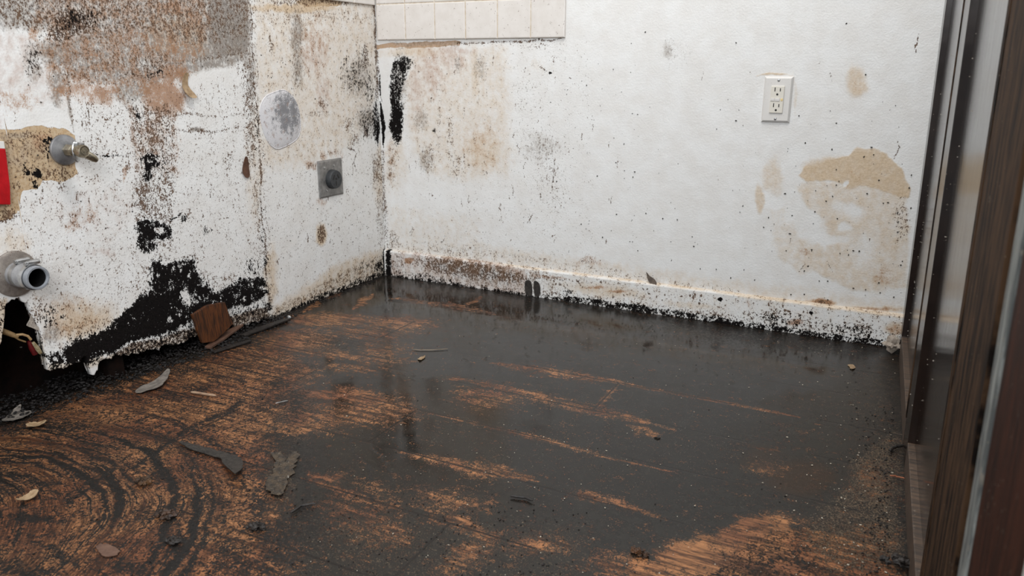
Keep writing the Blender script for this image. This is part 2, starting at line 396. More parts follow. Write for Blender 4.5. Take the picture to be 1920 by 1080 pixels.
p('brown', [(215, 655), (362, 612), (440, 588), (500, 570), (510, 600), (440, 620), (362, 640), (215, 675)], .72, 5)
p('tan', [(85, 680), (215, 658), (362, 615), (500, 572), (510, 600), (362, 640), (215, 680), (85, 705)], .55, 5)
p('brown', [(262, 655), (362, 632), (440, 612), (440, 625), (362, 645), (262, 672)], .62, 4)
p('black', [(75, 690), (215, 662), (362, 632), (505, 590), (510, 604), (362, 644), (215, 680), (85, 708)], .46, 4)
p('brown', [(270, 470), (380, 480), (400, 540), (300, 600), (200, 640), (240, 560)], .33, 14)
p('brown', [(-200, 560), (14, 560), (14, 720), (-200, 720)], .45, 6); p('tan', [(-200, 560), (14, 560), (14, 720), (-200, 720)], .7, 6); p('black', [(-200, 600), (14, 570), (14, 720), (-200, 720)], .36, 6)
b('black', 400, 425, 4, 3, .4); b('rust', 78, 684, 8, 9, .75, .5)
# --- the seam and the paler strip to the right of it
for dx, a_, w_ in ((0, .62, 2.4), (6, .30, 7), (-8, .34, 10)):
    k('brown', [(466 + dx, -40), (474 + dx, 120), (484 + dx, 240), (492 + dx, 380), (500 + dx, 500), (505 + dx, 600)], w_, a_, .8, taper=False)
b('black', 480, 250, 4, 60, .42, .8); b('black', 492, 440, 4, 20, .4); b('black', 497, 490, 5, 12, .55)
k('bare', [(503, 440), (505, 500), (508, 575)], 3, .0)
p('tan', [(472, -40), (712, -40), (716, 80), (700, 230), (640, 290), (560, 320), (490, 320), (478, 160)], .42, 18)
b('tan', 620, 220, 60, 60, .30); b('tan', 520, 60, 40, 60, .35)
b('clean', 600, 60, 30, 30, 0)
b('grey', 556, 65, 13, 50, .62, .7); b('grey', 560, 130, 12, 34, .6, .8); b('rust', 590, 70, 26, 50, .30, .9); b('pink', 590, 100, 30, 40, .5)
b('pink', 606, 175, 14, 44, .5); b('brown', 508, 85, 5, 26, .42); b('brown', 508, 20, 20, 40, .24); b('brown', 558, 120, 12, 50, .30)
b('black', 665, 140, 34, 44, .335, .6); b('grey', 672, 145, 30, 40, .48); b('black', 692, 165, 8, 30, .46); b('brown', 683, 105, 7, 26, .6)
b('black', 688, 228, 17, 30, .46, .6); b('grey', 688, 228, 18, 30, .6); b('brown', 686, 245, 8, 16, .6); b('brown', 655, 235, 12, 18, .42)
b('brown', 605, 195, 10, 14, .42); b('brown', 600, 215, 34, 8, .34); b('brown', 664, 262, 16, 16, .36)
b('tan', 480, 300, 20, 130, .4); b('tan', 508, 520, 12, 60, .65); b('tan', 560, 16, 90, 9, .9); b('bare', 600, 5, 44, 9, 1, .2); b('brown', 600, 3, 110, 8, .5)
b('brown', 600, 30, 160, 20, .28)
# flecks on the strip and the dirt along its foot
p('brown', [(480, -20), (716, -20), (722, 514), (505, 600)], .145, 8)
p('tan', [(505, 575), (560, 545), (620, 500), (722, 462), (726, 530), (505, 610)], .6, 10)
p('brown', [(505, 577), (560, 552), (620, 520), (660, 498), (722, 470), (726, 530), (505, 610)], .42, 7)
p('black', [(505, 594), (560, 570), (620, 545), (722, 505), (726, 530), (505, 610)], .62, 4)
b('black', 712, 500, 12, 16, .6); b('black', 686, 498, 18, 8, .40, rot=-.3); b('black', 500, 575, 14, 14, .5)
b('brown', 604, 438, 8, 18, .66, .4); b('tan', 604, 440, 10, 20, .9, .5); k('brown', [(618, 455), (622, 448), (626, 450)], 1.5, .6)
k('brown', [(704, 10), (705, 100), (706, 180)], 4, .6, .8, taper=False); b('black', 703, 225, 5, 46, .66, .7); b('black', 707, 240, 3, 30, .9); b('brown', 707, 320, 12, 40, .52, .7)
b('brown', 712, 400, 8, 70, .40, .8); b('tan', 714, 330, 14, 70, .5); b('black', 722, 490, 5, 26, .95)
k('brown', [(664, 250), (662, 275)], 1.5, .7); k('brown', [(670, 285), (664, 300), (668, 320)], 1.4, .7); k('brown', [(650, 275), (668, 283)], 1.6, .7)
for i in range(4): k('brown', [(577 + i * 4.6, 305 - i * .6), (578 + i * 4.6, 316 - i * .6)], 1.3, .75, .5)
b('rust', 583, 310, 12, 10, .42); b('rust', 620, 290, 26, 8, .35); b('brown', 620, 288, 24, 6, .34); b('rust', 602, 378, 12, 6, .4)
# the grown hairline cracks and streaks
for i in range(70):
    x0 = RNG.uniform(-20, 705); y0 = RNG.uniform(20, 540 if x0 > 200 else 440); L = RNG.uniform(8, 34); dx = RNG.uniform(-5, 5)
    k('brown', [(x0, y0), (x0 + dx, y0 + L / 2), (x0 + dx * .5, y0 + L)], RNG.uniform(.9, 1.8), RNG.uniform(.38, .62), .6)
g = C.get
X = -0.0 * Y
kd = np.clip(g('black') - .45, 0, 1)
X = X + kd * .004 * (fbm(C.P0, 160, 31) - .2) + (fbm(C.P0, 25, 41) - .5) * .0012
wl = grid_mesh('wall_left', np.stack([X, Y, Z], 1), len(ys), len(s1) + len(s2), wall_material('stained_wall_paint', 0),
               {'stain_a': [g('tan'), g('rust'), g('grey'), g('pink')], 'stain_b': [g('brown'), g('black'), g('bare'), g('clean')]})
m = wl.modifiers.new('thick', 'SOLIDIFY'); m.thickness = .014; m.offset = -1
tag(wl, kind='structure')

# dark hollow behind the board; its shade is put into the near-black colour
cav = mottled('shaded_cavity', srgb(9, 7, 6), srgb(26, 15, 11), 30, .9, spec=.1)
bm = bmesh.new(); box(bm, (-.14, -2.3, -.02), (-.125, .02, 2.4)); box(bm, (-.125, -1.06, -.02), (-.014, -1.02, .13))
box(bm, (-.125, -.62, -.02), (-.014, -.58, .5))
tag(obj('wall_hollow', bm, cav), kind='structure')

# ---- back wall
xs = spread(-.13, 1.7, STEP, 2.6); zs = spread(0, 1.0, STEP, 2.4)
Xb, Zb = [a.ravel() for a in np.meshgrid(xs, zs, indexing='ij')]
C = Canvas(np.stack([Xb, Zb], 1), at_back, .010)
b, p, k = C.blob, C.poly, C.stroke
p('black', [(737, 108), (752, 106), (772, 112), (764, 140), (754, 170), (750, 205), (755, 240), (754, 268), (742, 280), (734, 250), (730, 225), (730, 170)], .62, 5); k('black', [(712, 190), (717, 235), (717, 275)], 4.5, .92, .6); k('black', [(709, 130), (711, 165), (715, 190)], 1.8, .8); k('brown', [(704, 14), (707, 100), (709, 180)], 1.6, .6, .7, taper=False); k('brown', [(716, 280), (719, 340), (722, 440)], 5, .5, .8, taper=False)
b('black', 743, 228, 12, 42, .95, .5); b('black', 738, 180, 9, 26, .7, .5); b('grey', 750, 150, 14, 50, .5); b('black', 765, 118, 14, 14, .42)
b('clean', 0, 0, 1, 1, 0)
p('tan', [(762, 90), (950, 85), (960, 200), (955, 330), (880, 345), (800, 330), (770, 280), (756, 200)], .40, 18)
b('pink', 810, 130, 24, 60, .55, .8); b('pink', 780, 170, 14, 70, .5, .8); b('pink', 850, 110, 26, 26, .5); b('rust', 812, 150, 8, 70, .16, .9)
b('tan', 905, 285, 48, 48, .62, .7); b('rust', 903, 262, 30, 26, .24, .8); b('rust', 900, 292, 34, 26, .22, .8); b('tan', 890, 140, 14, 60, .5); b('grey', 858, 120, 6, 14, .45); b('grey', 900, 125, 12, 22, .40, .8)
b('brown', 845, 260, 8, 70, .33, .7); b('brown', 825, 230, 5, 90, .28, .8); b('black', 817, 245, 4, 6, .5); b('grey', 800, 300, 16, 26, .45); b('brown', 806, 295, 14, 34, .33)
b('grey', 790, 225, 14, 20, .42); b('brown', 880, 180, 60, 90, .10, .8); b('brown', 860, 310, 20, 26, .32)
b('brown', 1030, 320, 26, 60, .27, .9); b('grey', 1015, 275, 34, 24, .40, .9); b('brown', 1040, 370, 22, 50, .24, .9); b('brown', 990, 210, 40, 90, .16, .9)
b('tan', 740, 300, 24, 60, .45, .8); b('brown', 735, 310, 12, 46, .36, .8); b('rust', 735, 300, 10, 40, .3, .8)
p('bare', [(705, 82), (866, 78), (864, 85), (820, 90), (790, 92), (705, 90)], 1, 1.5)
p('grey', [(725, 80), (862, 79), (862, 88), (760, 90)], .4, 3); b('tan', 780, 98, 70, 12, .6, .8); b('pink', 850, 96, 40, 8, .6); k('brown', [(860, 81), (1000, 76), (1056, 73)], 2.2, .55, .7, taper=False)
b('brown', 1010, 85, 50, 8, .3)
b('grey', 1254, 92, 11, 18, .42, .8); b('grey', 1265, 100, 30, 30, .10)
b('tan', 1012, 122, 26, 16, .25, .9); k('brown', [(1006, 118), (1020, 128), (1031, 135)], 1.2, .75); b('black', 1032, 136, 3, 3, .9)
# the lower strip above the baseboard
p('brown', [(724, 60), (1110, 60), (1110, 530), (724, 470)], .075, 12); p('brown', [(1100, 60), (1700, 60), (1700, 600), (1100, 530)], .0, 10)
p('tan', [(724, 440), (900, 455), (1200, 500), (1480, 535), (1690, 560), (1700, 600), (1200, 540), (724, 480)], .35, 12)
p('tan', [(724, 380), (900, 410), (900, 490), (724, 470)], .28, 16); p('brown', [(724, 445), (880, 460), (1100, 497), (1400, 545), (1400, 556), (1100, 520), (724, 470)], .25, 5)
b('brown', 850, 470, 60, 8, .34); b('brown', 735, 450, 16, 20, .42); b('rust', 1105, 492, 24, 8, .35); b('brown', 1105, 492, 20, 8, .32)
# big tan water mark
p('tan', [(1497, 330), (1512, 308), (1535, 306), (1560, 296), (1590, 290), (1604, 274), (1640, 280), (1664, 292), (1688, 316), (1703, 340), (1704, 375), (1690, 372),
          (1650, 360), (1622, 352), (1596, 350), (1560, 338), (1530, 338), (1508, 340)], .84, 3)
b('tan', 1560, 310, 46, 16, .95, .8); b('tan', 1600, 335, 24, 22, .95, .8); b('rust', 1600, 338, 16, 16, .16)
p('tan', [(1488, 352), (1520, 335), (1600, 345), (1700, 360), (1706, 470), (1700, 540), (1600, 545), (1500, 500), (1480, 470), (1545, 470), (1548, 428), (1530, 405), (1505, 385)], .50, 6)
b('tan', 1548, 405, 16, 30, .4); b('tan', 1562, 420, 20, 12, .62); b('tan', 1650, 530, 24, 18, .60); b('rust', 1658, 520, 16, 14, .34, .8); b('brown', 1690, 410, 16, 30, .36, .8)
b('tan', 1680, 450, 24, 40, .55); b('brown', 1688, 430, 14, 40, .30)
b('tan', 1450, 332, 20, 36, .50, .5); b('tan', 1424, 374, 8, 28, .60, .4); b('tan', 1455, 400, 22, 30, .30, .7); b('tan', 1470, 440, 30, 24, .36, .7)
p('tan', [(1450, 440), (1540, 450), (1560, 500), (1500, 520), (1455, 480)], .42, 7); b('rust', 1508, 472, 10, 8, .3)
for q in ((1587, 343, 4, 5, .9), (1576, 385, 16, 9, .3), (1600, 395, 14, 12, .4), (1582, 425, 10, 7, .5), (1520, 415, 20, 8, .3), (1560, 450, 30, 8, .35), (1620, 470, 20, 30, .22), (1450, 380, 14, 10, .5)):
    b('tan', q[0], q[1], q[2], q[3], q[4], .6, 'sub')
b('tan', 1606, 158, 21, 30, .62, .5); b('rust', 1608, 160, 12, 12, .12)
b('tan', 1540, 566, 30, 7, .9, .5); b('rust', 1540, 565, 26, 6, .7, .5); b('rust', 1640, 578, 40, 4, .6, .5); b('tan', 1640, 578, 60, 8, .7); b('brown', 1540, 566, 20, 5, .45)
b('tan', 1470, 505, 8, 8, 0); b('tan', 1450, 142, 30, 2.4, .8); b('tan', 1488, 180, 3, 40, .35)
for i in range(120):
    x0 = RNG.uniform(725, 1110) if i < 100 else RNG.uniform(1110, 1690); y0 = RNG.uniform(100, 470); L = RNG.uniform(6, 26); dx = RNG.uniform(-9, 9) if RNG.random() < .3 else RNG.uniform(-2, 2)
    k('brown', [(x0, y0), (x0 + dx, y0 + L / 2), (x0 + dx * .7, y0 + L)], RNG.uniform(.7, 1.5), RNG.uniform(.35, .62), .6)
for q in ([(1720, 62), (1721, 78), (1720, 102)], [(1680, 255), (1686, 278), (1676, 300)], [(1000, 400), (985, 420)], [(1040, 300), (1036, 360)], [(1552, 490), (1560, 510)], [(1512, 492), (1498, 512)]):
    k('brown', q, 1.6, .62, .6)
g = C.get
wb = grid_mesh('wall_back', np.stack([Xb, (fbm(C.P0, 25, 51) - .5) * -.0008, Zb], 1), len(xs), len(zs),
               wall_material('stained_back_wall_paint', 0, srgb(180, 156, 140)),
               {'stain_a': [g('tan'), g('rust'), g('grey'), g('pink')], 'stain_b': [g('brown'), g('black'), g('bare'), g('clean')]})
tag(wb, kind='structure')

# ---- baseboard of the back wall
BH = 0.0885; BT = 0.013
xs = spread(0.004, 1.7, STEP, 2.6)
prof = [(0.0, BH + .003), (-.004, BH + .0015), (-BT * .8, BH), (-BT, BH - .002)] + [(-BT, z) for z in np.linspace(BH - .005, 0, 34)]
prof = np.array(prof); nu, nv = len(xs), len(prof)
Xq = np.repeat(xs, nv); Yq = np.tile(prof[:, 0], nu); Zq = np.tile(prof[:, 1], nu)
C = Canvas(np.stack([Xq, Zq], 1), at_board, .006)
b, p, k = C.blob, C.poly, C.stroke
p('brown', [(700, 400), (1720, 400), (1720, 700), (700, 600)], .20, 3); p('tan', [(700, 400), (1720, 400), (1720, 700), (700, 600)], .22, 3)
p('pink', [(724, 470), (850, 480), (990, 505), (990, 560), (724, 520)], .6, 8)
b('brown', 870, 505, 110, 18, .62, .7, rot=.15); b('brown', 940, 516, 60, 14, .6, .7, rot=.15); b('brown', 1020, 520, 60, 8, .4, .8, rot=.13); b('grey', 900, 515, 110, 20, .5, .8, rot=.15); b('black', 800, 520, 60, 6, .45, .7, rot=.16)
b('brown', 745, 500, 16, 34, .42); b('rust', 900, 500, 80, 10, .4, .8, rot=.14)
k('black', [(726, 520), (800, 528), (900, 543), (985, 556), (1110, 571), (1260, 590), (1400, 609), (1500, 622), (1620, 640), (1700, 650)], 7, .62, .8, taper=False)
k('black', [(1250, 595), (1400, 614), (1550, 637), (1720, 662)], 5, .8, .7, taper=False); k('brown', [(726, 522), (985, 561), (1260, 597), (1500, 630), (1730, 663)], 4, .72, .9, taper=False)
k('black', [(1060, 560), (1200, 577), (1300, 594), (1400, 608), (1550, 632), (1690, 645)], 6, .66, .7, taper=False)
k('brown', [(726, 516), (985, 549), (1260, 583), (1400, 600), (1500, 612), (1690, 640)], 12, .42, .9, taper=False)
k('brown', [(1400, 596), (1500, 606), (1600, 622), (1690, 634)], 20, .42, .9, taper=False); b('black', 1465, 600, 50, 12, .42, .8, rot=.13); b('brown', 1450, 592, 40, 14, .44); b('black', 1600, 620, 60, 12, .40, .9, rot=.13)
b('rust', 1490, 603, 16, 6, .8); b('rust', 765, 489, 9, 6, .95, .5); b('tan', 1130, 545, 80, 14, .62, .8, rot=.1); b('rust', 1118, 540, 24, 3, .7); b('rust', 1160, 547, 20, 2.5, .75); b('rust', 1030, 520, 40, 3, .55, .6, rot=.1)
b('black', 1062, 550, 10, 9, .5); b('black', 1350, 562, 5, 4, 1.0, .4); b('black', 1520, 586, 4, 3, 1., .4); b('rust', 1405, 572, 4, 10, .45, rot=-.1); b('rust', 1680, 618, 16, 12, .6); b('tan', 1680, 616, 24, 14, .7)
b('tan', 1290, 573, 60, 8, .5, .8, rot=.1); b('brown', 1610, 615, 40, 10, .5, .8); b('black', 728, 495, 5, 40, .9)
k('tan', [(724, 464), (1000, 501), (1260, 535), (1500, 567), (1693, 592)], 5, .7, .8, taper=False); k('brown', [(724, 464), (860, 482), (1000, 501)], 4, .5, .8, taper=False); k('brown', [(1000, 501), (1300, 540), (1693, 592)], 3, .28, .8, taper=False)
for i in range(60):
    x0 = RNG.uniform(990, 1690); y0 = 464 + .131 * (x0 - 723) + RNG.uniform(6, 40); b('brown', x0, y0, RNG.uniform(1, 2.4), RNG.uniform(1.4, 3), .8, .5)
g = C.get
bb = grid_mesh('baseboard_back', np.stack([Xq, Yq, Zq], 1), nu, nv, wall_material('stained_baseboard_paint', 0, srgb(120, 90, 70)),
               {'stain_a': [g('tan'), g('rust'), g('grey'), g('pink')], 'stain_b': [g('brown'), g('black'), g('bare'), g('clean')]})
tag(bb, kind='structure')

# ---- floor: wood planks under a film of black muck
def floor_material():
    n = N('wet_mucky_planks')
    wood, dark, wet, crumb = n.attr('muck_a'); seam, joint, pk, arcw = n.attr('muck_b'); glossy = n.attr('muck_c')[0]
    seam = n.rng(seam, .64, .84); joint = n.rng(joint, .64, .84)
    sep = n.new('ShaderNodeSeparateXYZ'); n.put(sep.inputs[0], n.coord()); X, Y = sep.outputs[0], sep.outputs[1]
    # plank grain
    cmb = n.new('ShaderNodeCombineXYZ'); n.put(cmb.inputs[0], n.ma('MULTIPLY', X, .09)); n.put(cmb.inputs[1], Y); n.put(cmb.inputs[2], n.ma('MULTIPLY', pk, 7))
    gv = cmb.outputs[0]
    # swept arcs: coordinates around the spot somebody scraped from
    dx = n.ma('SUBTRACT', X, .262); dy = n.ma('SUBTRACT', Y, -1.665)
    wob = n.ma('MULTIPLY_ADD', n.noise(3.5, 2, .5), .10, -.05)
    r = n.ma('SQRT', n.ma('ADD', n.ma('MULTIPLY', dx, dx), n.ma('MULTIPLY', dy, dy))); th = n.ma('ARCTAN2', dy, dx)
    cm2 = n.new('ShaderNodeCombineXYZ'); n.put(cm2.inputs[0], n.ma('ADD', r, wob)); n.put(cm2.inputs[1], n.ma('MULTIPLY', th, .014)); n.put(cm2.inputs[2], 0.)
    arc = n.noise(60, 4, .62, cm2.outputs[0]); arcf = n.noise(240, 3, .6, cm2.outputs[0])
    grain = n.noise(95, 5, .62, gv); graf = n.noise(420, 3, .6, gv)
    tone = n.ma('ADD', n.ma('MULTIPLY', grain, .6), n.ma('MULTIPLY', graf, .4))
    arct = n.ma('ADD', n.ma('MULTIPLY', arc, .6), n.ma('MULTIPLY', arcf, .4))
    t2 = n.new('ShaderNodeMix'); n.put(t2.inputs[0], arcw); n.put(t2.inputs[2], tone); n.put(t2.inputs[3], arct); tone = t2.outputs[0]
    c = n.mix(n.rng(tone, .40, .60), srgb(56, 34, 22), srgb(168, 116, 76))
    c = n.mix(n.rng(n.noise(7, 3, .5), .4, .65), c, n.mix(n.rng(tone, .41, .59), srgb(50, 29, 18), srgb(136, 84, 54)))
    c = n.mix(n.ma('MULTIPLY', n.rng(n.noise(14, 4, .6), .45, .7), .4), c, srgb(96, 62, 44))
    # muck film
    fuzz = n.noise(170, 6, .72, None, 1.2); fz2 = n.noise(44, 6, .7, None, .6); hair = n.noise(260, 3, .7, None, 3.0)
    cv = n.ma('ADD', n.ma('MULTIPLY', fuzz, .35), n.ma('ADD', n.ma('MULTIPLY', fz2, .30), n.ma('MULTIPLY', hair, .35)))
    cmix = n.new('ShaderNodeMix'); n.put(cmix.inputs[0], n.ma('MULTIPLY', arcw, .55)); n.put(cmix.inputs[2], cv); n.put(cmix.inputs[3], arct); cv2 = cmix.outputs[0]
    muck = n.cover(n.ma('SUBTRACT', 1.0, wood), cv2, 6.5, .10)
    hn = n.ma('ABSOLUTE', n.ma('SUBTRACT', n.noise(75, 2, .5, None, 2.2), .5)); hl = n.ma('MULTIPLY', n.rng(hn, .0, .010, 1, 0), n.rng(wood, .12, .42)); hl = n.ma('MULTIPLY', hl, n.rng(fz2, .46, .54))
    muck = n.ma('MULTIPLY', muck, n.ma('SUBTRACT', 1.0, n.ma('MULTIPLY', hl, .8)))
    film = n.mix(n.rng(fz2, .4, .6), srgb(24, 22, 20), srgb(34, 31, 27))
    film = n.mix(n.ma('MULTIPLY', n.rng(n.ma('ADD', wet, n.ma('MULTIPLY_ADD', fz2, .5, -.25)), .2, .8), .8), film, srgb(44, 29, 17))
    c = n.mix(muck, c, film)
    dk = n.cover(dark, n.ma('ADD', n.ma('MULTIPLY', fuzz, .5), n.ma('MULTIPLY', cv2, .5)), 5.5, .12)
    c = n.mix(n.ma('MULTIPLY', dk, 1.0), c, n.mix(n.rng(fuzz, .35, .65), srgb(13, 12, 11), srgb(28, 24, 21)))
    # crumbs lying in the muck
    cr = n.cover(crumb, n.ma('ADD', n.ma('MULTIPLY', fuzz, .6), n.ma('MULTIPLY', n.noise(420, 2, .6), .4)), 4.2, .08)
    c = n.mix(n.ma('MULTIPLY', cr, .8), c, n.mix(n.rng(n.noise(300, 2, .6), .4, .6), srgb(118, 100, 80), srgb(66, 52, 40)))
    sp = n.ma('LESS_THAN', n.voro(230), n.rng(n.noise(30, 2, .6), .35, .8, .02, .17))
    c = n.mix(n.ma('MULTIPLY', sp, .55), c, srgb(150, 142, 128))
    spd = n.ma('LESS_THAN', n.voro(150), n.rng(n.noise(18, 2, .6), .4, .8, .0, .22))
    c = n.mix(n.ma('MULTIPLY', spd, .8), c, srgb(16, 14, 13))
    c = n.mix(n.ma('MULTIPLY', n.ma('MAXIMUM', seam, joint), .85), c, srgb(22, 17, 14))
    # relief and wetness
    h = n.ma('MULTIPLY', fuzz, n.ma('ADD', .22, n.ma('ADD', n.ma('MULTIPLY', dk, .9), n.ma('MULTIPLY', crumb, .8))))
    h = n.ma('ADD', h, n.ma('MULTIPLY', muck, .5))
    h = n.ma('ADD', h, n.ma('MULTIPLY', n.ma('MULTIPLY', tone, n.ma('SUBTRACT', 1.0, muck)), .5))
    h = n.ma('ADD', h, n.ma('MULTIPLY', spd, .5)); h = n.ma('ADD', h, n.ma('MULTIPLY', sp, .4))
    h = n.ma('SUBTRACT', h, n.ma('MULTIPLY', n.ma('MAXIMUM', seam, joint), .8))
    rough = n.ma('ADD', n.rng(fz2, .4, .6, .035, .09), n.ma('MULTIPLY', n.ma('SUBTRACT', 1.0, glossy), .20))
    rough = n.ma('ADD', rough, n.ma('MULTIPLY', n.ma('SUBTRACT', 1.0, muck), .16))
    rough = n.ma('ADD', rough, n.ma('MULTIPLY', n.ma('MULTIPLY', crumb, 1.0), .35), clamp=True)
    bs = n.ma('ADD', n.rng(glossy, 0, 1, .20, .035), n.ma('MULTIPLY', n.ma('MAXIMUM', n.ma('MAXIMUM', dk, crumb), n.ma('SUBTRACT', 1.0, muck)), .5))
    return n.out(c, rough, n.bump(h, .0014, bs), None, .27)

xs = spread(0.0, 1.70, STEP, 2.8, 1.3); xs = np.concatenate([np.linspace(-.135, -.005, 30), xs])
ys = -spread(0, 1.62, STEP, 3.0)[::-1]; ys = np.concatenate([ys, [.02]])
Xf, Yf = [a.ravel() for a in np.meshgrid(xs, ys, indexing='ij')]
P0 = np.stack([Xf, Yf], 1)
C = Canvas(P0, at_floor, .016)
b, p, k = C.blob, C.poly, C.stroke
# bare wood
p('wood', [(-300, 830), (0, 800), (60, 780), (130, 745), (210, 720), (300, 700), (370, 672), (430, 650), (500, 640), (540, 655), (560, 690), (545, 740), (520, 790),
           (500, 850), (505, 910), (520, 970), (545, 1090), (560, 1300), (-300, 1300)], .64, 30)
b('wood', 480, 700, 110, 40, .62, .7); b('wood', 400, 790, 120, 50, .70, .7); b('wood', 620, 600, 90, 14, .62, .6); b('wood', 560, 640, 70, 26, .60, .7)
b('wood', 745, 606, 75, 15, .56, .7); b('wood', 690, 625, 90, 12, .5, .7); b('wood', 620, 665, 70, 9, .55, .7, rot=.1); b('wood', 660, 690, 60, 9, .5, .7, rot=.1)
b('wood', 690, 745, 70, 14, .62, .7, rot=.2); b('wood', 700, 770, 80, 30, .50, .7); b('wood', 600, 740, 50, 10, .6, .7); b('wood', 560, 800, 60, 14, .60, .7)
b('wood', 590, 780, 90, 30, .48, .7); b('wood', 720, 660, 50, 40, .42, .8)
k('wood', [(570, 585), (590, 570), (600, 562)], 5, .7, .7); k('wood', [(662, 580), (680, 565), (696, 551)], 4, .65, .7); k('wood', [(615, 560), (640, 550)], 4, .5, .7)
k('wood', [(615, 735), (700, 752), (775, 768)], 5.6, .53, .95, raw=True, taper=False); k('wood', [(775, 768), (900, 796), (990, 817), (1060, 836), (1140, 858), (1262, 885)], 4.8, .53, .95, raw=True)
k('wood', [(960, 812), (1010, 822), (1060, 834)], 7.2, .53, .95, raw=True)
k('wood', [(750, 848), (800, 858), (850, 868), (900, 882), (1012, 904)], 8.8, .53, .95, raw=True); k('wood', [(840, 866), (900, 880), (1000, 898)], 16, .55, .8)
k('wood', [(565, 897), (620, 912), (670, 928), (725, 945)], 6.4, .53, .95, raw=True); b('wood', 610, 898, 34, 12, .55, .8)
k('wood', [(1120, 712), (1160, 718), (1300, 745), (1500, 783)], 3.6, .53, .95, raw=True); k('wood', [(1300, 742), (1420, 766), (1500, 782)], 4.0, .53, .95, raw=True)
k('wood', [(930, 682), (1000, 692), (1080, 706), (1160, 716)], 12, .52, .9); k('wood', [(840, 710), (930, 725), (1020, 745), (1110, 770), (1180, 785), (1260, 802)], 12, .50, .9)
k('wood', [(1110, 772), (1160, 720)], 4.0, .53, .95, raw=True); k('wood', [(740, 560), (860, 575), (930, 588)], 7, .45, .8); k('wood', [(870, 572), (905, 556)], 3, .5, .8); b('wood', 920, 745, 70, 20, .46, .9)
k('wood', [(1180, 800), (1230, 815)], 14, .44, .9); k('wood', [(1090, 915), (1140, 935), (1250, 975)], 8.0, .53, .95, raw=True); b('wood', 1110, 930, 40, 12, .56, .8, rot=.3)
b('wood', 850, 935, 70, 20, .48, .9, rot=.2); b('wood', 880, 985, 60, 16, .50, .9, rot=.4); b('wood', 740, 1000, 40, 22, .45, .9); b('wood', 640, 950, 40, 20, .47, .9)
b('wood', 880, 1040, 60, 24, .52, .9, rot=-.5); b('wood', 1010, 1020, 60, 20, .5, .9); b('wood', 1440, 880, 30, 12, .40, .9); k('wood', [(1400, 835), (1460, 845)], 4, .5, .8)
b('wood', 690, 960, 80, 60, .40, .9); b('wood', 1180, 1060, 90, 20, .56, .8)
p('wood', [(1225, 1042), (1265, 1020), (1310, 996), (1340, 1000), (1400, 970), (1470, 960), (1480, 985), (1560, 1000), (1640, 1030), (1700, 1060), (1710, 1300), (1080, 1300), (1150, 1075)], .70, 14)
p('dark', [(1420, 1010), (1560, 960), (1700, 980), (1700, 1300), (1300, 1300), (1350, 1060)], .45, 14)
for q in [(1520, 1020, 70, 14), (1620, 1050, 50, 16), (1440, 1060, 50, 10), (1330, 1075, 60, 8), (1560, 985, 60, 10)]: b('dark', *q, .62, .9, rot=-.35)
b('wood', 1290, 1035, 60, 22, .95, .6); b('wood', 1460, 972, 50, 12, .5, .8); b('wood', 1620, 1010, 60, 20, .5, .8); b('wood', 1640, 900, 40, 30, .34, .9)
# wet dark brown stains; two leftmost paint reflections of socket plate and corner mould
b('wet', 1500, 895, 60, 34, .9, .7); b('wet', 1430, 860, 40, 30, .6, .8); b('wet', 650, 755, 40, 40, .8, .8); b('wet', 750, 760, 40, 50, .7, .8); b('wet', 900, 770, 80, 26, .5, .9)
b('wet', 1090, 620, 80, 16, .5, .9); b('wet', 1250, 640, 90, 20, .4, .9)
# dark smears in the scraped corner
def arc(px0, py0, a0, a1, wid, amp):
    """a swipe of muck left along the scraping arc that passes through the given point"""
    c0 = np.array([.262, -1.665]); q = at_floor(px0, py0); r = np.linalg.norm(q - c0)
    th = np.arctan2(C.P[:, 1] - c0[1], C.P[:, 0] - c0[0]); rr = np.hypot(C.P[:, 0] - c0[0], C.P[:, 1] - c0[1])
    a0, a1 = math.radians(a0), math.radians(a1); u = np.clip((th - a0) / (a1 - a0), 0, 1); ww = wid * (.15 + .85 * np.sin(PI * u))
    C.put('dark', amp * (1 - sstep(.4, 1.5, np.abs(rr - r) / ww)) * ((u > 0) & (u < 1)), 'max')
for a in [(102, 864, 40, 130, .008, .95), (350, 862, -5, 62, .010, .98), (365, 845, 5, 60, .006, .8), (300, 868, 20, 100, .010, .9), (260, 775, 52, 100, .004, .8), (330, 788, 40, 95, .005, .8),
          (230, 800, 60, 110, .004, .7), (204, 911, 70, 125, .006, .85), (217, 946, 35, 80, .010, .95), (60, 900, 85, 140, .006, .8), (330, 910, 5, 55, .0035, .85), (344, 900, 0, 50, .003, .8),
          (400, 900, -10, 40, .012, .8), (440, 880, -5, 35, .010, .6), (160, 935, 80, 140, .008, .8), (120, 960, 60, 140, .006, .8), (70, 985, 85, 150, .008, .75), (300, 815, 50, 90, .012, .6),
          (150, 840, 75, 120, .006, .6), (420, 760, 20, 60, .006, .6), (470, 720, 30, 62, .004, .7), (500, 712, 30, 58, .003, .6), (240, 980, 55, 100, .006, .8)]: arc(*a)
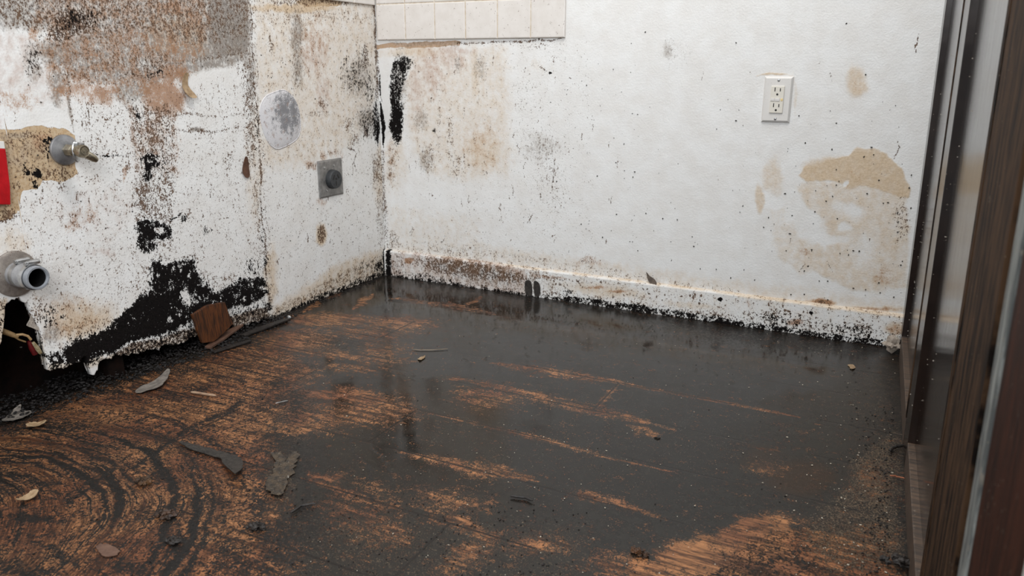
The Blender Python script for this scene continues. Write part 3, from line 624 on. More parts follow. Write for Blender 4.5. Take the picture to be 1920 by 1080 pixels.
for q in [(185, 845, 40, 26, .62, .2), (170, 825, 60, 20, .5, .2), (130, 808, 40, 14, .5, 0), (25, 800, 60, 20, .66, 0), (40, 880, 20, 10, .5, 0), (60, 975, 60, 12, .8, .1), (20, 920, 40, 12, .7, .1),
          (270, 960, 40, 30, .62, .4), (250, 875, 40, 20, .5, .3), (60, 1070, 60, 20, .75, 0), (140, 1050, 80, 18, .55, .2), (200, 1030, 26, 12, .75, 0), (310, 965, 26, 16, .7, 0), (325, 1020, 16, 22, .8, .2),
          (365, 1060, 20, 12, .6, 0), (420, 970, 30, 14, .62, 0), (480, 985, 34, 22, .72, 0), (300, 1040, 120, 40, .38, 0), (430, 1030, 50, 30, .66, .2), (520, 1060, 60, 30, .62, 0), (560, 1000, 60, 40, .55, 0),
          (320, 745, 26, 14, .66, .4), (360, 765, 16, 8, .6, .2), (400, 800, 30, 22, .55, .2), (430, 810, 24, 40, .45, 0), (450, 860, 34, 30, .46, 0), (490, 760, 26, 20, .62, .2), (470, 790, 40, 16, .5, .2), (520, 830, 34, 34, .62, 0),
          (450, 715, 14, 8, .72, .3), (410, 708, 14, 6, .72, 0), (540, 690, 40, 20, .5, .2), (480, 660, 50, 12, .5, .1), (600, 640, 60, 14, .45, .1), (530, 900, 26, 60, .6, 0), (560, 860, 40, 40, .5, 0), (310, 830, 50, 10, .6, -.5), (380, 880, 30, 30, .4, 0)]:
    b('dark', q[0], q[1], q[2], q[3], q[4], .8, rot=q[5])
k('dark', [(455, 752), (400, 785), (350, 812), (290, 850), (250, 880)], 5, .8, .7, taper=False); k('dark', [(235, 860), (190, 895), (150, 930), (125, 945)], 3, .8, .7); k('dark', [(250, 850), (170, 900), (120, 942)], 2, .8, .7)
k('dark', [(40, 1005), (90, 1030), (150, 1062)], 4, .7, .7); k('dark', [(350, 1010), (320, 1050), (305, 1085)], 5, .7, .7)
# the black band of rot that follows the left wall
p('dark', [(-300, 760), (0, 780), (60, 770), (110, 752), (150, 728), (200, 708), (240, 690), (330, 672), (400, 655), (440, 640), (520, 604), (545, 590), (600, 566), (730, 512),
           (700, 505), (505, 580), (0, 760)], .95, 7)
b('dark', 60, 790, 50, 14, .55); b('dark', 230, 715, 40, 14, .6, .8, rot=-.3); b('dark', 440, 655, 70, 14, .5, .8, rot=-.3)
k('dark', [(722, 514), (750, 519), (985, 558), (1260, 592), (1500, 626), (1690, 655)], 5, .55, .8, taper=False)
p('dark', [(1250, 592), (1690, 650), (1690, 668), (1500, 660), (1380, 640), (1250, 610)], .50, 8)
b('dark', 1340, 622, 110, 20, .42, .9, rot=.13); b('dark', 745, 565, 16, 4, .7); b('dark', 1345, 648, 10, 10, .6); b('dark', 1216, 620, 8, 4, .5); b('dark', 1232, 820, 10, 4, .6)
k('dark', [(1688, 670), (1693, 780), (1696, 860), (1697, 930), (1700, 1080)], 14, .62, .9, taper=False)
b('dark', 1680, 840, 18, 60, .5, .8); b('dark', 1690, 960, 18, 60, .62, .8); b('dark', 1690, 1060, 24, 26, .8, .8)
for q in [(60, 760, 70, 20), (200, 735, 60, 14), (350, 690, 60, 10), (120, 800, 90, 12), (520, 720, 30, 20), (560, 760, 30, 30), (545, 850, 20, 50), (490, 940, 30, 40), (520, 1010, 40, 50), (300, 890, 30, 20), (420, 940, 30, 20), (90, 905, 60, 8), (30, 1060, 80, 20), (240, 1060, 50, 20), (450, 1060, 50, 20), (370, 730, 30, 10)]: b('dark', *q, .70, .9)
for i in range(90): b('dark', RNG.uniform(720, 1500), RNG.uniform(560, 720), RNG.uniform(1, 3.4), RNG.uniform(2, 6), .72, .6)
for i in range(60): b('dark', RNG.uniform(1560, 1695), RNG.uniform(680, 900), RNG.uniform(1.5, 4), RNG.uniform(1, 2.6), .75, .6)
# gravelly crumbs
p('crumb', [(1600, 860), (1640, 820), (1690, 800), (1700, 1080), (1560, 1085), (1480, 1010), (1520, 960), (1580, 920)], .46, 20)
b('crumb', 1560, 990, 90, 24, .40, .9, rot=-.2); b('crumb', 1650, 760, 60, 120, .22, .9); p('crumb', [(560, 960), (1100, 980), (1100, 1300), (560, 1300)], .17, 30)
b('crumb', 530, 890, 26, 50, .40, .8); b('crumb', 20, 700, 10, 10, 0); p('crumb', [(500, 560), (1690, 660), (1690, 900), (600, 900)], .05, 30)
b('crumb', 640, 650, 160, 60, .10, .9)
C.get('arcw'); C.put('arcw', 1 - sstep(.40, .62, np.hypot(Xf - .262, Yf + 1.665)), 'max')
# plank joints (raw, straight)
row = np.floor((-Yf + .110) / .165); jx = {4: 1.033, 5: .37, 6: .702, 7: .37, 3: .372, 2: .93, 8: .98}
C.get('seam'); C.get('joint')
sd = np.abs(((-Yf + .110) / .165 + .5) % 1 - .5) * .165
vis = sstep(.35, .6, fbm(P0, 5, 77)) * .8 + .1
C.ch['seam'] = np.clip(1 - sd / .009, 0, 1) * (fbm(P0, 5, 77) > .46)
for r_, x_ in jx.items():
    C.ch['joint'] = np.maximum(C.ch['joint'], (row == r_) * np.clip(1 - np.abs(Xf - x_) / .009, 0, 1))
p('glossy', [(560, 640), (600, 590), (722, 530), (985, 575), (1260, 610), (1600, 660), (1560, 740), (1350, 800), (1250, 900), (1050, 930), (880, 920), (700, 880), (580, 830), (560, 740)], 1, 40)
p('dark', [(-300, 830), (130, 745), (300, 700), (430, 650), (540, 655), (560, 700), (520, 790), (505, 910), (545, 1090), (-300, 1300)], .43, 12)
g = C.get
Zf = (fbm(P0, 6, 91) - .5) * .0018 + np.clip(g('dark') - .5, 0, 1) * (fbm(P0, 90, 61)) * .003
Zf = np.where(Xf < 0, Zf - .004, Zf)
fl = grid_mesh('floor', np.stack([Xf, Yf, Zf], 1), len(xs), len(ys), floor_material(),
               {'muck_a': [g('wood'), g('dark'), g('wet'), g('crumb')], 'muck_b': [g('seam'), g('joint'), row / 10., g('arcw')], 'muck_c': [g('glossy')]})
tag(fl, kind='structure')

# ================================================================== CABINET ON THE RIGHT
# face plane: x = 1.6 - .026 y - .0135 z (it leans a little towards the room)
def FX(y, z, d=0.0): return 1.5998 - .026 * y - .0135 * z + d
def on_face(px, py, d=0.0):
    r = ray(px, py); # solve CP + t r on the face plane
    a = r[0] + .026 * r[1] + .0135 * r[2]; c = CP[0] + .026 * CP[1] + .0135 * CP[2]
    t = (1.5998 + d - c) / a; return CP + t * r
def slab(bm, y0, y1, z0, z1, d0, d1):
    """upright slab between y0,y1 and z0,z1, from d0 (front) to d1 (back) off the face plane"""
    vs = [bm.verts.new((FX(y, z, d), y, z)) for d in (d0, d1) for y in (y0, y1) for z in (z0, z1)]
    for f in ((0, 1, 3, 2), (4, 6, 7, 5), (0, 4, 5, 1), (2, 3, 7, 6), (0, 2, 6, 4), (1, 5, 7, 3)): bm.faces.new([vs[i] for i in f])
def cab_wood(name, c1, c2, rough, coat=0.0, dust=.08, spec=.5, ior=1.5):
    n = N(name); v = n.scale(1, 16, 1.2)
    g_ = n.noise(9, 4, .6, v); g2 = n.noise(26, 3, .6, v)
    t = n.ma('ADD', n.ma('MULTIPLY', g_, .6), n.ma('MULTIPLY', g2, .4))
    c = n.mix(n.rng(t, .43, .57), c1, c2)
    d_ = n.cover(dust, n.noise(38, 6, .75), 2.4, .08); c = n.mix(n.ma('MULTIPLY', d_, .55), c, srgb(150, 140, 126))
    sp = n.ma('LESS_THAN', n.voro(110, n.scale(1, 1, 1)), n.rng(n.noise(20, 2, .5), .45, .6, .0, .10)); c = n.mix(n.ma('MULTIPLY', sp, .5), c, srgb(140, 130, 116))
    r = n.ma('ADD', rough, n.ma('ADD', n.ma('MULTIPLY', n.rng(t, .3, .7), .08), n.ma('MULTIPLY', d_, .3)))
    m = n.out(c, r, n.bump(n.ma('ADD', t, n.ma('MULTIPLY', d_, .5)), .0003, .4), None, spec)
    n.b.inputs['IOR'].default_value = ior
    return m
W_PANEL = cab_wood('varnished_dark_panel', srgb(24, 17, 14), srgb(36, 26, 21), .10, dust=.02, ior=1.9)
W_FRAME = cab_wood('varnished_dark_frame', srgb(26, 16, 12), srgb(34, 22, 16), .16, dust=.03, ior=1.45)
W_DULL = cab_wood('dull_brown_frame', srgb(16, 10, 7), srgb(74, 54, 38), .75, dust=.06, spec=.12)
W_RAIL = cab_wood('worn_bottom_rail', srgb(56, 46, 39), srgb(88, 70, 56), .5, dust=.15)
W_RED = cab_wood('reddish_brown_board', srgb(36, 18, 11), srgb(62, 32, 20), .65, dust=.10, spec=.15)
W_EDGE = cab_wood('weathered_grey_edge', srgb(84, 86, 85), srgb(140, 142, 138), .7, dust=.2, spec=.2)

cab = empty('cabinet', (1.7, -.7, 0), 'tall dark brown framed wooden cabinet along the right side, two glossy recessed panels', 'cabinet')
def part(name, bm, mat, parent, **kw):
    o = obj(name, bm, mat, None, **kw); o.parent = parent; o.matrix_parent_inverse = parent.matrix_world.inverted(); return o
bpy.context.view_layer.update()
RD = .0115; HT = 2.1
bm = bmesh.new(); slab(bm, -1.392, -.003, .004, HT, RD + .004, .50); part('carcass', bm, W_FRAME, cab)
S1 = (-.075, -.004); S2 = (-.700, -.590); S3 = (-1.392, -1.185)
for y0, y1, m_ in ((S1[0], S1[1], W_FRAME), (S2[0], S2[1], W_FRAME), (S3[0], S3[1], W_DULL)):
    bm = bmesh.new(); slab(bm, y0, y1, .006, HT, 0, RD + .004); part('stile', bm, m_, cab, bevel=.0012)
for y0, y1 in ((S2[1], S1[0]), (S3[1], S2[0])):
    bm = bmesh.new(); slab(bm, y0, y1, .0, .055, 0, RD + .004); part('bottom_rail', bm, W_RAIL, cab, bevel=.0012)['label'] = 'worn greyish bottom rail with bare top edge'
    bm = bmesh.new(); slab(bm, y0, y1, 1.95, HT, 0, RD + .004); part('top_rail', bm, W_FRAME, cab, bevel=.0012)
    bm = bmesh.new(); slab(bm, y0, y1, .05, 1.96, RD, RD + .006); part('panel', bm, W_PANEL, cab)
bm = bmesh.new(); slab(bm, S3[1] + .035, S3[1] + .085, .05, 1.96, RD - .003, RD + .001); part('border_strip', bm, W_FRAME, cab)
# rounded beads along the far side of the second and third stile
for ys_, dd in ((S2[1], .006), (S3[1], .007)):
    bm = bmesh.new()
    for (a, bb_) in ((0, .3), (.3, .62), (.62, 1)):
        pass
    prof_ = [(0, -.001), (.012, -.001), (.018, .002), (.024, -.0005), (.034, .0015), (.040, .007), (.040, RD), (0, RD)]
    lo_ = [bm.verts.new((FX(ys_ + u, .055, d_), ys_ + u, .055)) for u, d_ in prof_]
    hi_ = [bm.verts.new((FX(ys_ + u, 1.95, d_), ys_ + u, 1.95)) for u, d_ in prof_]
    for i in range(len(prof_)): bm.faces.new((lo_[i], lo_[(i + 1) % len(prof_)], hi_[(i + 1) % len(prof_)], hi_[i]))
    bm.faces.new(lo_[::-1]); bm.faces.new(hi_)
    part('bead_moulding', bm, W_DULL, cab)
# nearer: a reddish board standing past a dark gap, with a weathered grey edge
brd = empty('wooden_board', (1.66, -1.56, 0), 'upright reddish brown paint-chipped board at the right edge, past the cabinet gap', 'board'); bpy.context.view_layer.update()
bm = bmesh.new(); slab(bm, -1.640, -1.4605, .0, HT, .001, .03); part('face_board', bm, W_RED, brd, bevel=.001)
bm = bmesh.new(); slab(bm, -1.460, -1.425, .0, HT, -.001, .030)
part('edge_strip', bm, W_EDGE, brd, bevel=.003)['label'] = 'weathered grey edge strip'
bpy.context.view_layer.update()
wm = N('white_painted_casing').out(srgb(205, 205, 200), .5)
bm = bmesh.new(); slab(bm, -1.80, -1.655, .0, HT, -.004, .03)
tag(obj('trim_1', bm, wm, bevel=.002), kind='structure')

# ================================================================== TILES
tile_m = N('glazed_tile'); _v = tile_m.noise(300, 4, .65); _v2 = tile_m.noise(90, 3, .6)
_c = tile_m.mix(tile_m.rng(tile_m.noise(30, 3, .6), .3, .7), srgb(219, 214, 209), srgb(212, 206, 200))
_c = tile_m.mix(tile_m.ma('MULTIPLY', tile_m.cover(.13, tile_m.ma('ADD', tile_m.ma('MULTIPLY', _v, .6), tile_m.ma('MULTIPLY', _v2, .4)), 2.9, .05), .8), _c, srgb(96, 72, 54))
tile_m = tile_m.out(_c, .32, None, None, .5)
grout = mottled('cream_grout', srgb(214, 204, 190), srgb(188, 170, 146), 60, .8)
def tiles(bm, o, ux, n0, rows, T=.108, th=.008, nrm=Vector((0, -1, 0))):
    ux = Vector(ux); g_ = .0012
    for r_ in rows:
        for i in range(n0):
            lo = Vector(o) + ux * (i * T + g_) + Vector((0, 0, r_ * T + g_)); vs = []
            for dep, ins in ((0.001, 0), (th - .0022, 0), (th - .0006, .0008), (th, .0028)):
                a_ = [(ins, ins), (T - 2 * g_ - ins, ins), (T - 2 * g_ - ins, T - 2 * g_ - ins), (ins, T - 2 * g_ - ins)]
                vs.append([bm.verts.new(lo + ux * u + Vector((0, 0, v)) + nrm * dep) for u, v in a_])
            for a_, b_ in zip(vs, vs[1:]):
                for j in range(4): bm.faces.new((a_[j], a_[(j + 1) % 4], b_[(j + 1) % 4], b_[j]))
            bm.faces.new(vs[-1]); bm.faces.new(vs[0][::-1])
bm = bmesh.new(); tiles(bm, (.0085, 0, .7717), (1, 0, 0), 6, range(0, 5), T=.1075)
tb = tag(obj('tile_backsplash', bm, tile_m), 'glossy white square tiles in rows above the corner on the right-hand wall', 'wall tiles')
bm = bmesh.new(); box(bm, (.0085, -.0062, .7727), (.652, .001, .7717 + 5 * .1075)); o = obj('grout', bm, grout); o.parent = tb
bm = bmesh.new(); tiles(bm, (0, -.0085, .8755), (0, -1, 0), 7, range(0, 4), T=.1075, nrm=Vector((1, 0, 0)))
tb2 = tag(obj('tile_backsplash', bm, tile_m), 'sliver of white tiles along the top edge of the stained left wall', 'wall tiles')
bm = bmesh.new(); box(bm, (-.001, -.76, .8765), (.0062, -.0085, .8755 + 4 * .1075)); o = obj('grout', bm, grout); o.parent = tb2

# ================================================================== SOCKETS
plas = N('white_plastic'); plas = plas.out(plas.mix(plas.ma('MULTIPLY', plas.cover(.10, plas.noise(420, 3, .6), 2.2, .04), .6), srgb(214, 211, 207), srgb(110, 90, 74)), .35)
ivory = N('ivory_plastic').out(srgb(216, 211, 200), .38)
black = N('dark_slot').out(srgb(24, 20, 17), .6)
steel = mottled('dull_steel', srgb(120, 118, 116), srgb(150, 148, 145), 60, .48, .55, .0002, srgb(92, 68, 50), .06)
chrome = mottled('worn_chrome', srgb(160, 160, 160), srgb(200, 200, 200), 40, .28, .9, .0002, srgb(96, 70, 50), .03)
ox, oz = 1.2073, .5571
so = empty('wall_outlet', (ox + .035, 0, oz + .057), 'white double power outlet on a white cover plate, right-hand wall', 'outlet'); bpy.context.view_layer.update()
def plate(bm, w, h, d, inset=.004):
    v = [(-w / 2, -h / 2), (w / 2, -h / 2), (w / 2, h / 2), (-w / 2, h / 2)]
    r0 = [bm.verts.new((x, 0, z)) for x, z in v]; r1 = [bm.verts.new((x, -d * .35, z)) for x, z in v]
    r2 = [bm.verts.new((x * (1 - 2 * inset / w), -d, z * (1 - 2 * inset / h))) for x, z in v]
    for a_, b_ in ((r0, r1), (r1, r2)):
        for j in range(4): bm.faces.new((a_[j], a_[(j + 1) % 4], b_[(j + 1) % 4], b_[j]))
    bm.faces.new(r2); bm.faces.new(r0[::-1])
def sub(name, bm, mat, parent, **kw):
    o = obj(name, bm, mat, parent, **kw); return o
bm = bmesh.new(); plate(bm, .070, .114, .0065, .0045); sub('cover_plate', bm, plas, so, bevel=.0006)
bm = bmesh.new(); box(bm, (-.0165, -.0095, -.0335), (.0165, -.005, .0335)); rc = sub('receptacle', bm, ivory, so, bevel=.0012)
for s_ in (1, -1):
    zc = .0195 * s_
    for dx, hh in ((-.0065, .0095), (.0065, .0078)):
        bm = bmesh.new(); box(bm, (dx - .0011, -.0099, zc + .001), (dx + .0011, -.0093, zc + .001 + hh)); sub('slot', bm, black, rc)
    bm = bmesh.new(); lathe(bm, [(.0026, 0), (.0026, .0008)], 16, Matrix.Translation((0, -.0092, zc - .0065)) @ Matrix.Rotation(PI / 2, 4, 'X')); sub('ground_hole', bm, black, rc)
for x0, x1, nm in ((-.0150, -.0055, 'test_button'), (-.0048, .0070, 'reset_button')):
    bm = bmesh.new(); box(bm, (x0, -.0108, -.0035), (x1, -.009, .0035)); sub(nm, bm, plas, rc, bevel=.0004)
bm = bmesh.new(); box(bm, (.0095, -.0104, -.003), (.0148, -.009, .003)); lt = N('amber_light'); lt.b.inputs['Emission Color'].default_value = srgb(240, 200, 90); lt.b.inputs['Emission Strength'].default_value = .08
sub('indicator_light', bm, lt.out(srgb(214, 192, 140), .3), rc, bevel=.0006)
for z_ in (.048, -.048):
    bm = bmesh.new(); lathe(bm, [(.0034, 0), (.0032, .0010), (.0020, .0016)], 16, Matrix.Translation((0, -.0064, z_)) @ Matrix.Rotation(PI / 2, 4, 'X'))
    sub('screw', bm, chrome, so, smooth=True)

Rx = Matrix.Rotation(PI / 2, 4, 'Y')           # lathe axis z -> +x
def wallM(px, py, x=0.0):
    q = at_left(px, py, x); return Matrix.Translation((x, q[0], q[1]))
ro = empty('range_outlet', (0, -.2655, .3655), 'round black appliance socket on a square grey steel plate, left wall', 'outlet'); bpy.context.view_layer.update()
R90 = Matrix.Rotation(PI / 2, 4, 'Z')
bm = bmesh.new(); plate(bm, .1123, .112, .006, .005); bmesh.ops.transform(bm, matrix=R90, verts=bm.verts); sub('cover_plate', bm, steel, ro, bevel=.001)
bak = mottled('black_bakelite', srgb(40, 42, 44), srgb(56, 58, 60), 80, .45)
bm = bmesh.new(); lathe(bm, [(.029, .004), (.029, .010), (.0275, .0215), (.0262, .0235)], 48, Rx, True, True)
bmesh.ops.translate(bm, verts=bm.verts, vec=(0, 0, -.003)); rr = sub('receptacle', bm, bak, ro, smooth=True)
def slot3(y, z, w_, h_, rot):
    bm = bmesh.new(); box(bm, (-.0003, -w_ / 2, -h_ / 2), (.0006, w_ / 2, h_ / 2))
    bmesh.ops.transform(bm, matrix=Matrix.Translation((.0235, y, z - .003)) @ Matrix.Rotation(rot, 4, 'X'), verts=bm.verts); sub('slot', bm, black, rr)
slot3(-.0105, .0075, .0042, .014, -.45); slot3(.0095, .0085, .0050, .013, .55); slot3(0, -.0120, .0026, .014, 0); slot3(0, .0020, .0055, .006, PI / 4)
for y_, z_ in ((-.030, .034), (.014, .036), (-.026, -.034), (.020, -.031)):
    bm = bmesh.new(); lathe(bm, [(.0042, 0), (.0038, .0012), (.002, .0022)], 16, Matrix.Translation((.0055, y_, z_)) @ Rx); sub('screw', bm, chrome, ro, smooth=True)

# oval blank patch
def smooth_loop(pts, n=6):
    out = []; L = len(pts)
    for i in range(L):
        p0, p1, p2, p3 = [np.array(pts[(i + j - 1) % L], float) for j in range(4)]
        for t in np.linspace(0, 1, n, endpoint=False):
            out.append(.5 * ((2 * p1) + (p2 - p0) * t + (2 * p0 - 5 * p1 + 4 * p2 - p3) * t * t + (3 * p1 - p0 - 3 * p2 + p3) * t ** 3))
    return out
ov = [at_left(*q) for q in [(511, 174), (532, 169), (548, 181), (558, 200), (563, 229), (561, 252), (550, 266), (523, 279), (509, 274), (499, 260), (490, 233), (487, 204), (496, 183)]]
ov = smooth_loop(ov); cen = np.mean(ov, 0)
pm = N('mouldy_patch'); m0 = pm.noise(420, 3, .7); m1 = pm.noise(60, 6, .75)
_s = pm.new('ShaderNodeVectorMath'); _s.operation = 'DISTANCE'; pm.put(_s.inputs[0], pm.coord()); _q = at_left(538, 212); _s.inputs[1].default_value = (0, _q[0], _q[1])
gy = pm.cover(pm.rng(_s.outputs['Value'], .015, .085, .82, .16), pm.ma('ADD', pm.ma('MULTIPLY', m1, .6), pm.ma('MULTIPLY', m0, .4)), 4.0, .25)
pc = pm.mix(pm.ma('MULTIPLY', gy, .75), srgb(206, 204, 206), srgb(70, 72, 78)); tn = pm.cover(.22, pm.noise(60, 4, .7, pm.scale(1.3, 1.3, 1.3)), 2.4, .1)
pc = pm.mix(pm.ma('MULTIPLY', tn, .5), pc, srgb(150, 122, 106)); pc = pm.mix(pm.cover(.12, m0, 2.2, .05), pc, srgb(40, 36, 36))
pm = pm.out(pc, .6, pm.bump(m1, .0012, .7))
bm = bmesh.new()
for (sc_, x_) in ((1.03, -.001), (1.03, .0015), (.985, .0030), (.96, .0012), (.93, .0016)):
    pass
rings = []
for sc_, x_ in ((1.02, -.001), (1.015, .0012), (.995, .0022), (.975, .0014), (.93, .0026), (.5, .0042)):
    rings.append([bm.verts.new((x_, cen[0] + (q[0] - cen[0]) * sc_, cen[1] + (q[1] - cen[1]) * sc_)) for q in ov])
for a_, b_ in zip(rings, rings[1:]):
    for j in range(len(ov)): bm.faces.new((a_[j], a_[(j + 1) % len(ov)], b_[(j + 1) % len(ov)], b_[j]))
bm.faces.new(rings[-1])
tag(obj('blank_cover', bm, pm, smooth=True), 'oval mould-spotted blank cover on the left wall, up left of the steel socket', 'cover')

# ================================================================== VALVE
def along_x(px, py, px2):
    """how far out from the left wall the point that shows at px2 lies, on the +x line through (px,py)"""
    q = at_left(px, py); best = 0
    for i in range(4000):
        x = i * .0001; d = np.array([x, q[0], q[1]]) - CP; u = 960 + CF * (d @ VR) / (d @ VF)
        if u >= px2: return x
    return x
brass = mottled('tarnished_brass', srgb(120, 110, 92), srgb(176, 168, 150), 90, .35, .85, .0004, srgb(110, 70, 50), .2)
vc = at_left(119.5, 281); sl = np.linalg.norm(at_left(119.5, 252) - vc); fl2_m = mottled('tarnished_chrome', srgb(118, 118, 120), srgb(170, 170, 172), 24, .42, .75, .0003, srgb(110, 80, 58), .08)
va = empty('shutoff_valve', (0, vc[0], vc[1]), 'chrome water shutoff valve with round flange on bare plaster, upper left', 'valve'); bpy.context.view_layer.update()
bm = bmesh.new(); lathe(bm, [(sl, 0.001), (sl * 1.0, .0035), (sl * .95, .0060), (sl * .6, .0095), (sl * .38, .012)], 56, Rx); sub('escutcheon', bm, fl2_m, va, smooth=True)
e1 = along_x(119.5, 281, 160)
bm = bmesh.new(); lathe(bm, [(sl * .42, .013), (sl * .42, .015), (sl * .40, .030), (sl * .36, .033)], 6, Rx @ Matrix.Rotation(.3, 4, 'Z')); sub('hex_nut', bm, brass, va, bevel=.0015)
bm = bmesh.new(); lathe(bm, [(sl * .30, .028), (sl * .30, .045), (sl * .34, .046), (sl * .36, e1 * .70), (sl * .34, e1 * .80), (sl * .30, e1 * .82)], 28, Rx); sub('valve_body', bm, brass, va, smooth=True)
bm = bmesh.new(); lathe(bm, [(sl * .30, e1 * .76), (sl * .42, e1 * .80), (sl * .42, e1 * .92), (sl * .35, e1 * .97), (sl * .31, e1 * .94), (sl * .20, e1 * .945), (sl * .19, e1 * .97), (sl * .09, e1 * .97), (sl * .08, e1 * .985)], 28, Rx); sub('end_cap', bm, brass, va, smooth=True)
bm = bmesh.new(); tube(bm, [(e1 * .76, 0, 0), (e1 * .84, .010, -.008), (e1 * .90, .022, -.017), (e1 * .91, .027, -.021)], [.009, .0085, .0075, .005], 16); sub('outlet_spout', bm, brass, va, smooth=True)
bm = bmesh.new(); lathe(bm, [(.001, 0), (.020, 0), (.0215, .0018), (.020, .0036), (.001, .0036)], 32, Matrix.Translation((e1 * .55, .0, -.002)) @ Matrix.Rotation(.25, 4, 'Z') @ Rx @ Matrix.Diagonal((1, .50, 1, 1)))
sub('oval_handle', bm, chrome, va, smooth=True)
bm = bmesh.new(); box(bm, (e1 * .5, .004, .010), (e1 * .74, .014, .017)); sub('lever_tab', bm, chrome, va, bevel=.002)

# ================================================================== DRAIN STUB
pvc = mottled('grey_pvc', srgb(124, 127, 132), srgb(146, 149, 154), 50, .45, 0, .0001, srgb(90, 80, 70), .04)
rub = mottled('grey_rubber_coupling', srgb(122, 121, 122), srgb(148, 147, 147), 50, .55)
fl_m = mottled('dirty_flange', srgb(112, 104, 98), srgb(146, 138, 130), 40, .5, .3, .0004, srgb(84, 56, 44), .2)
dc = at_left(27, 513); dl = np.linalg.norm(at_left(27, 470) - dc)
dr = empty('drain_stub', (0, dc[0], dc[1]), 'grey drain pipe stub with two hose clamps sticking out of the lower left wall', 'pipe'); bpy.context.view_layer.update()
xe = along_x(27, 513, 72); k1 = np.array([xe, dc[0], dc[1]]) - CP; pxm = CF / (k1 @ VF); ro_ = 22.5 / pxm
bm = bmesh.new(); lathe(bm, [(dl, .001), (dl, .004), (dl * .94, .0065), (dl * .50, .009)], 64, Rx); sub('flange', bm, fl_m, dr, smooth=True)
bm = bmesh.new(); lathe(bm, [(ro_ * 1.04, .006), (ro_ * 1.06, xe * .50), (ro_ * 1.0, xe * .56), (ro_ * 1.0, xe * .80)], 48, Rx, True, False); sub('rubber_coupling', bm, rub, dr, smooth=True)
bm = bmesh.new(); lathe(bm, [(ro_ * .93, xe * .5), (ro_ * .96, xe * .82), (ro_ * 1.0, xe * .84), (ro_ * 1.0, xe * .985), (ro_ * .96, xe), (ro_ * .82, xe), (ro_ * .79, xe * .985), (ro_ * .78, xe * .9)], 56, Rx, False, False); sub('pipe', bm, pvc, dr, smooth=True)
bm = bmesh.new(); lathe(bm, [(.001, xe * .22), (ro_ * .78, xe * .22), (ro_ * .78, xe * .93)], 40, Rx, True, False); sub('dark_bore', bm, N('bore_shade').out(srgb(16, 15, 15), .5), dr)  # near-black lining stands in for the shade inside the pipe
for f_ in (.26, .68):
    bm = bmesh.new(); x0 = xe * f_; lathe(bm, [(ro_ * 1.03, x0), (ro_ * 1.10, x0), (ro_ * 1.10, x0 + .011), (ro_ * 1.03, x0 + .011)], 56, Rx, False, False); cl_ = sub('hose_clamp', bm, chrome, dr, smooth=True)
    bm = bmesh.new(); lathe(bm, [(.0045, -.014), (.0052, -.012), (.0052, .010), (.0040, .011), (.0040, .015)], 18, Matrix.Translation((x0 + .0055, .004, ro_ * 1.22)) @ Matrix.Rotation(PI / 2, 4, 'X')); sub('clamp_screw', bm, chrome, cl_, smooth=True)

# ================================================================== RED TAG
redm = mottled('red_plastic', srgb(150, 14, 20), srgb(178, 20, 28), 30, .38)
a_ = [at_left(*q, .012) for q in [(-60, 276), (10, 279), (13, 300), (19, 350), (20, 384), (-60, 382)]]
def wall_prism(pts, x0, x1):
    bm = bmesh.new(); A = [bm.verts.new((x0, q[0], q[1])) for q in pts]; B = [bm.verts.new((x1, q[0], q[1])) for q in pts]; n_ = len(pts)
    bm.faces.new(A); bm.faces.new(B[::-1])
    for i in range(n_): bm.faces.new((A[i], A[(i + 1) % n_], B[(i + 1) % n_], B[i]))
    return bm
rt = tag(obj('warning_tag', wall_prism(a_, .004, .013), redm, bevel=.0015), 'bright red plastic tag cut off by the left edge of the picture', 'tag')
a_ = [at_left(*q, .012) for q in [(-60, 262), (8, 265), (10, 279), (-60, 276)]]
obj('white_top_strip', wall_prism(a_, .006, .012), plas, rt, bevel=.001)

# ================================================================== LOOSE PIECES
def flake(name, pts, label, cat, mat, z0=.002, th=.0015, curl=.004, tilt=(0, 0), at=None, group=None, jag=.0009):
    """thin irregular chip lying on the floor; outline given where it shows in the photograph"""
    Q = smooth_loop([at_floor(*q, z0 + .002) for q in pts], 5); Q = np.array(Q); c0 = Q.mean(0); Q = Q + RNG.normal(0, jag, Q.shape)
    bm = bmesh.new(); rings_t, rings_b = [], []; R_ = np.abs(Q - c0).max()
    for s_ in (1, .66, .33):
        tt, bb_ = [], []
        for q in Q:
            d = (q - c0) * s_; zz = z0 + curl * (np.dot(d, d) / R_ ** 2) + tilt[0] * d[0] + tilt[1] * d[1] + .0006 * math.sin(d[0] * 400) * s_
            zz = max(zz, .0006)
            tt.append(bm.verts.new((c0[0] + d[0], c0[1] + d[1], zz + th))); bb_.append(bm.verts.new((c0[0] + d[0], c0[1] + d[1], zz)))
        rings_t.append(tt); rings_b.append(bb_)
    L = len(Q)
    for R0, fl_ in ((rings_t, 0), (rings_b, 1)):
        for a1, b1 in zip(R0, R0[1:]):
            for j in range(L): bm.faces.new((a1[j], a1[(j + 1) % L], b1[(j + 1) % L], b1[j]))
        bm.faces.new(R0[-1])
    for j in range(L): bm.faces.new((rings_t[0][j], rings_t[0][(j + 1) % L], rings_b[0][(j + 1) % L], rings_b[0][j]))
    o = obj(name, bm, mat, smooth=True); tag(o, label, cat, group)
    return o
greyf = mottled('grey_paint_flake', srgb(92, 86, 80), srgb(128, 120, 112), 90, .6)
tanf = mottled('tan_leaf', srgb(132, 108, 80), srgb(166, 142, 112), 90, .6)
darkf = mottled('dark_muck_flake', srgb(36, 33, 30), srgb(58, 53, 48), 120, .35, 0, .002)
brownw = mottled('brown_block_wood', srgb(30, 16, 7), srgb(92, 50, 20), 26, .55, 0, .0008, None, .1, 5, (1, 9, 1))
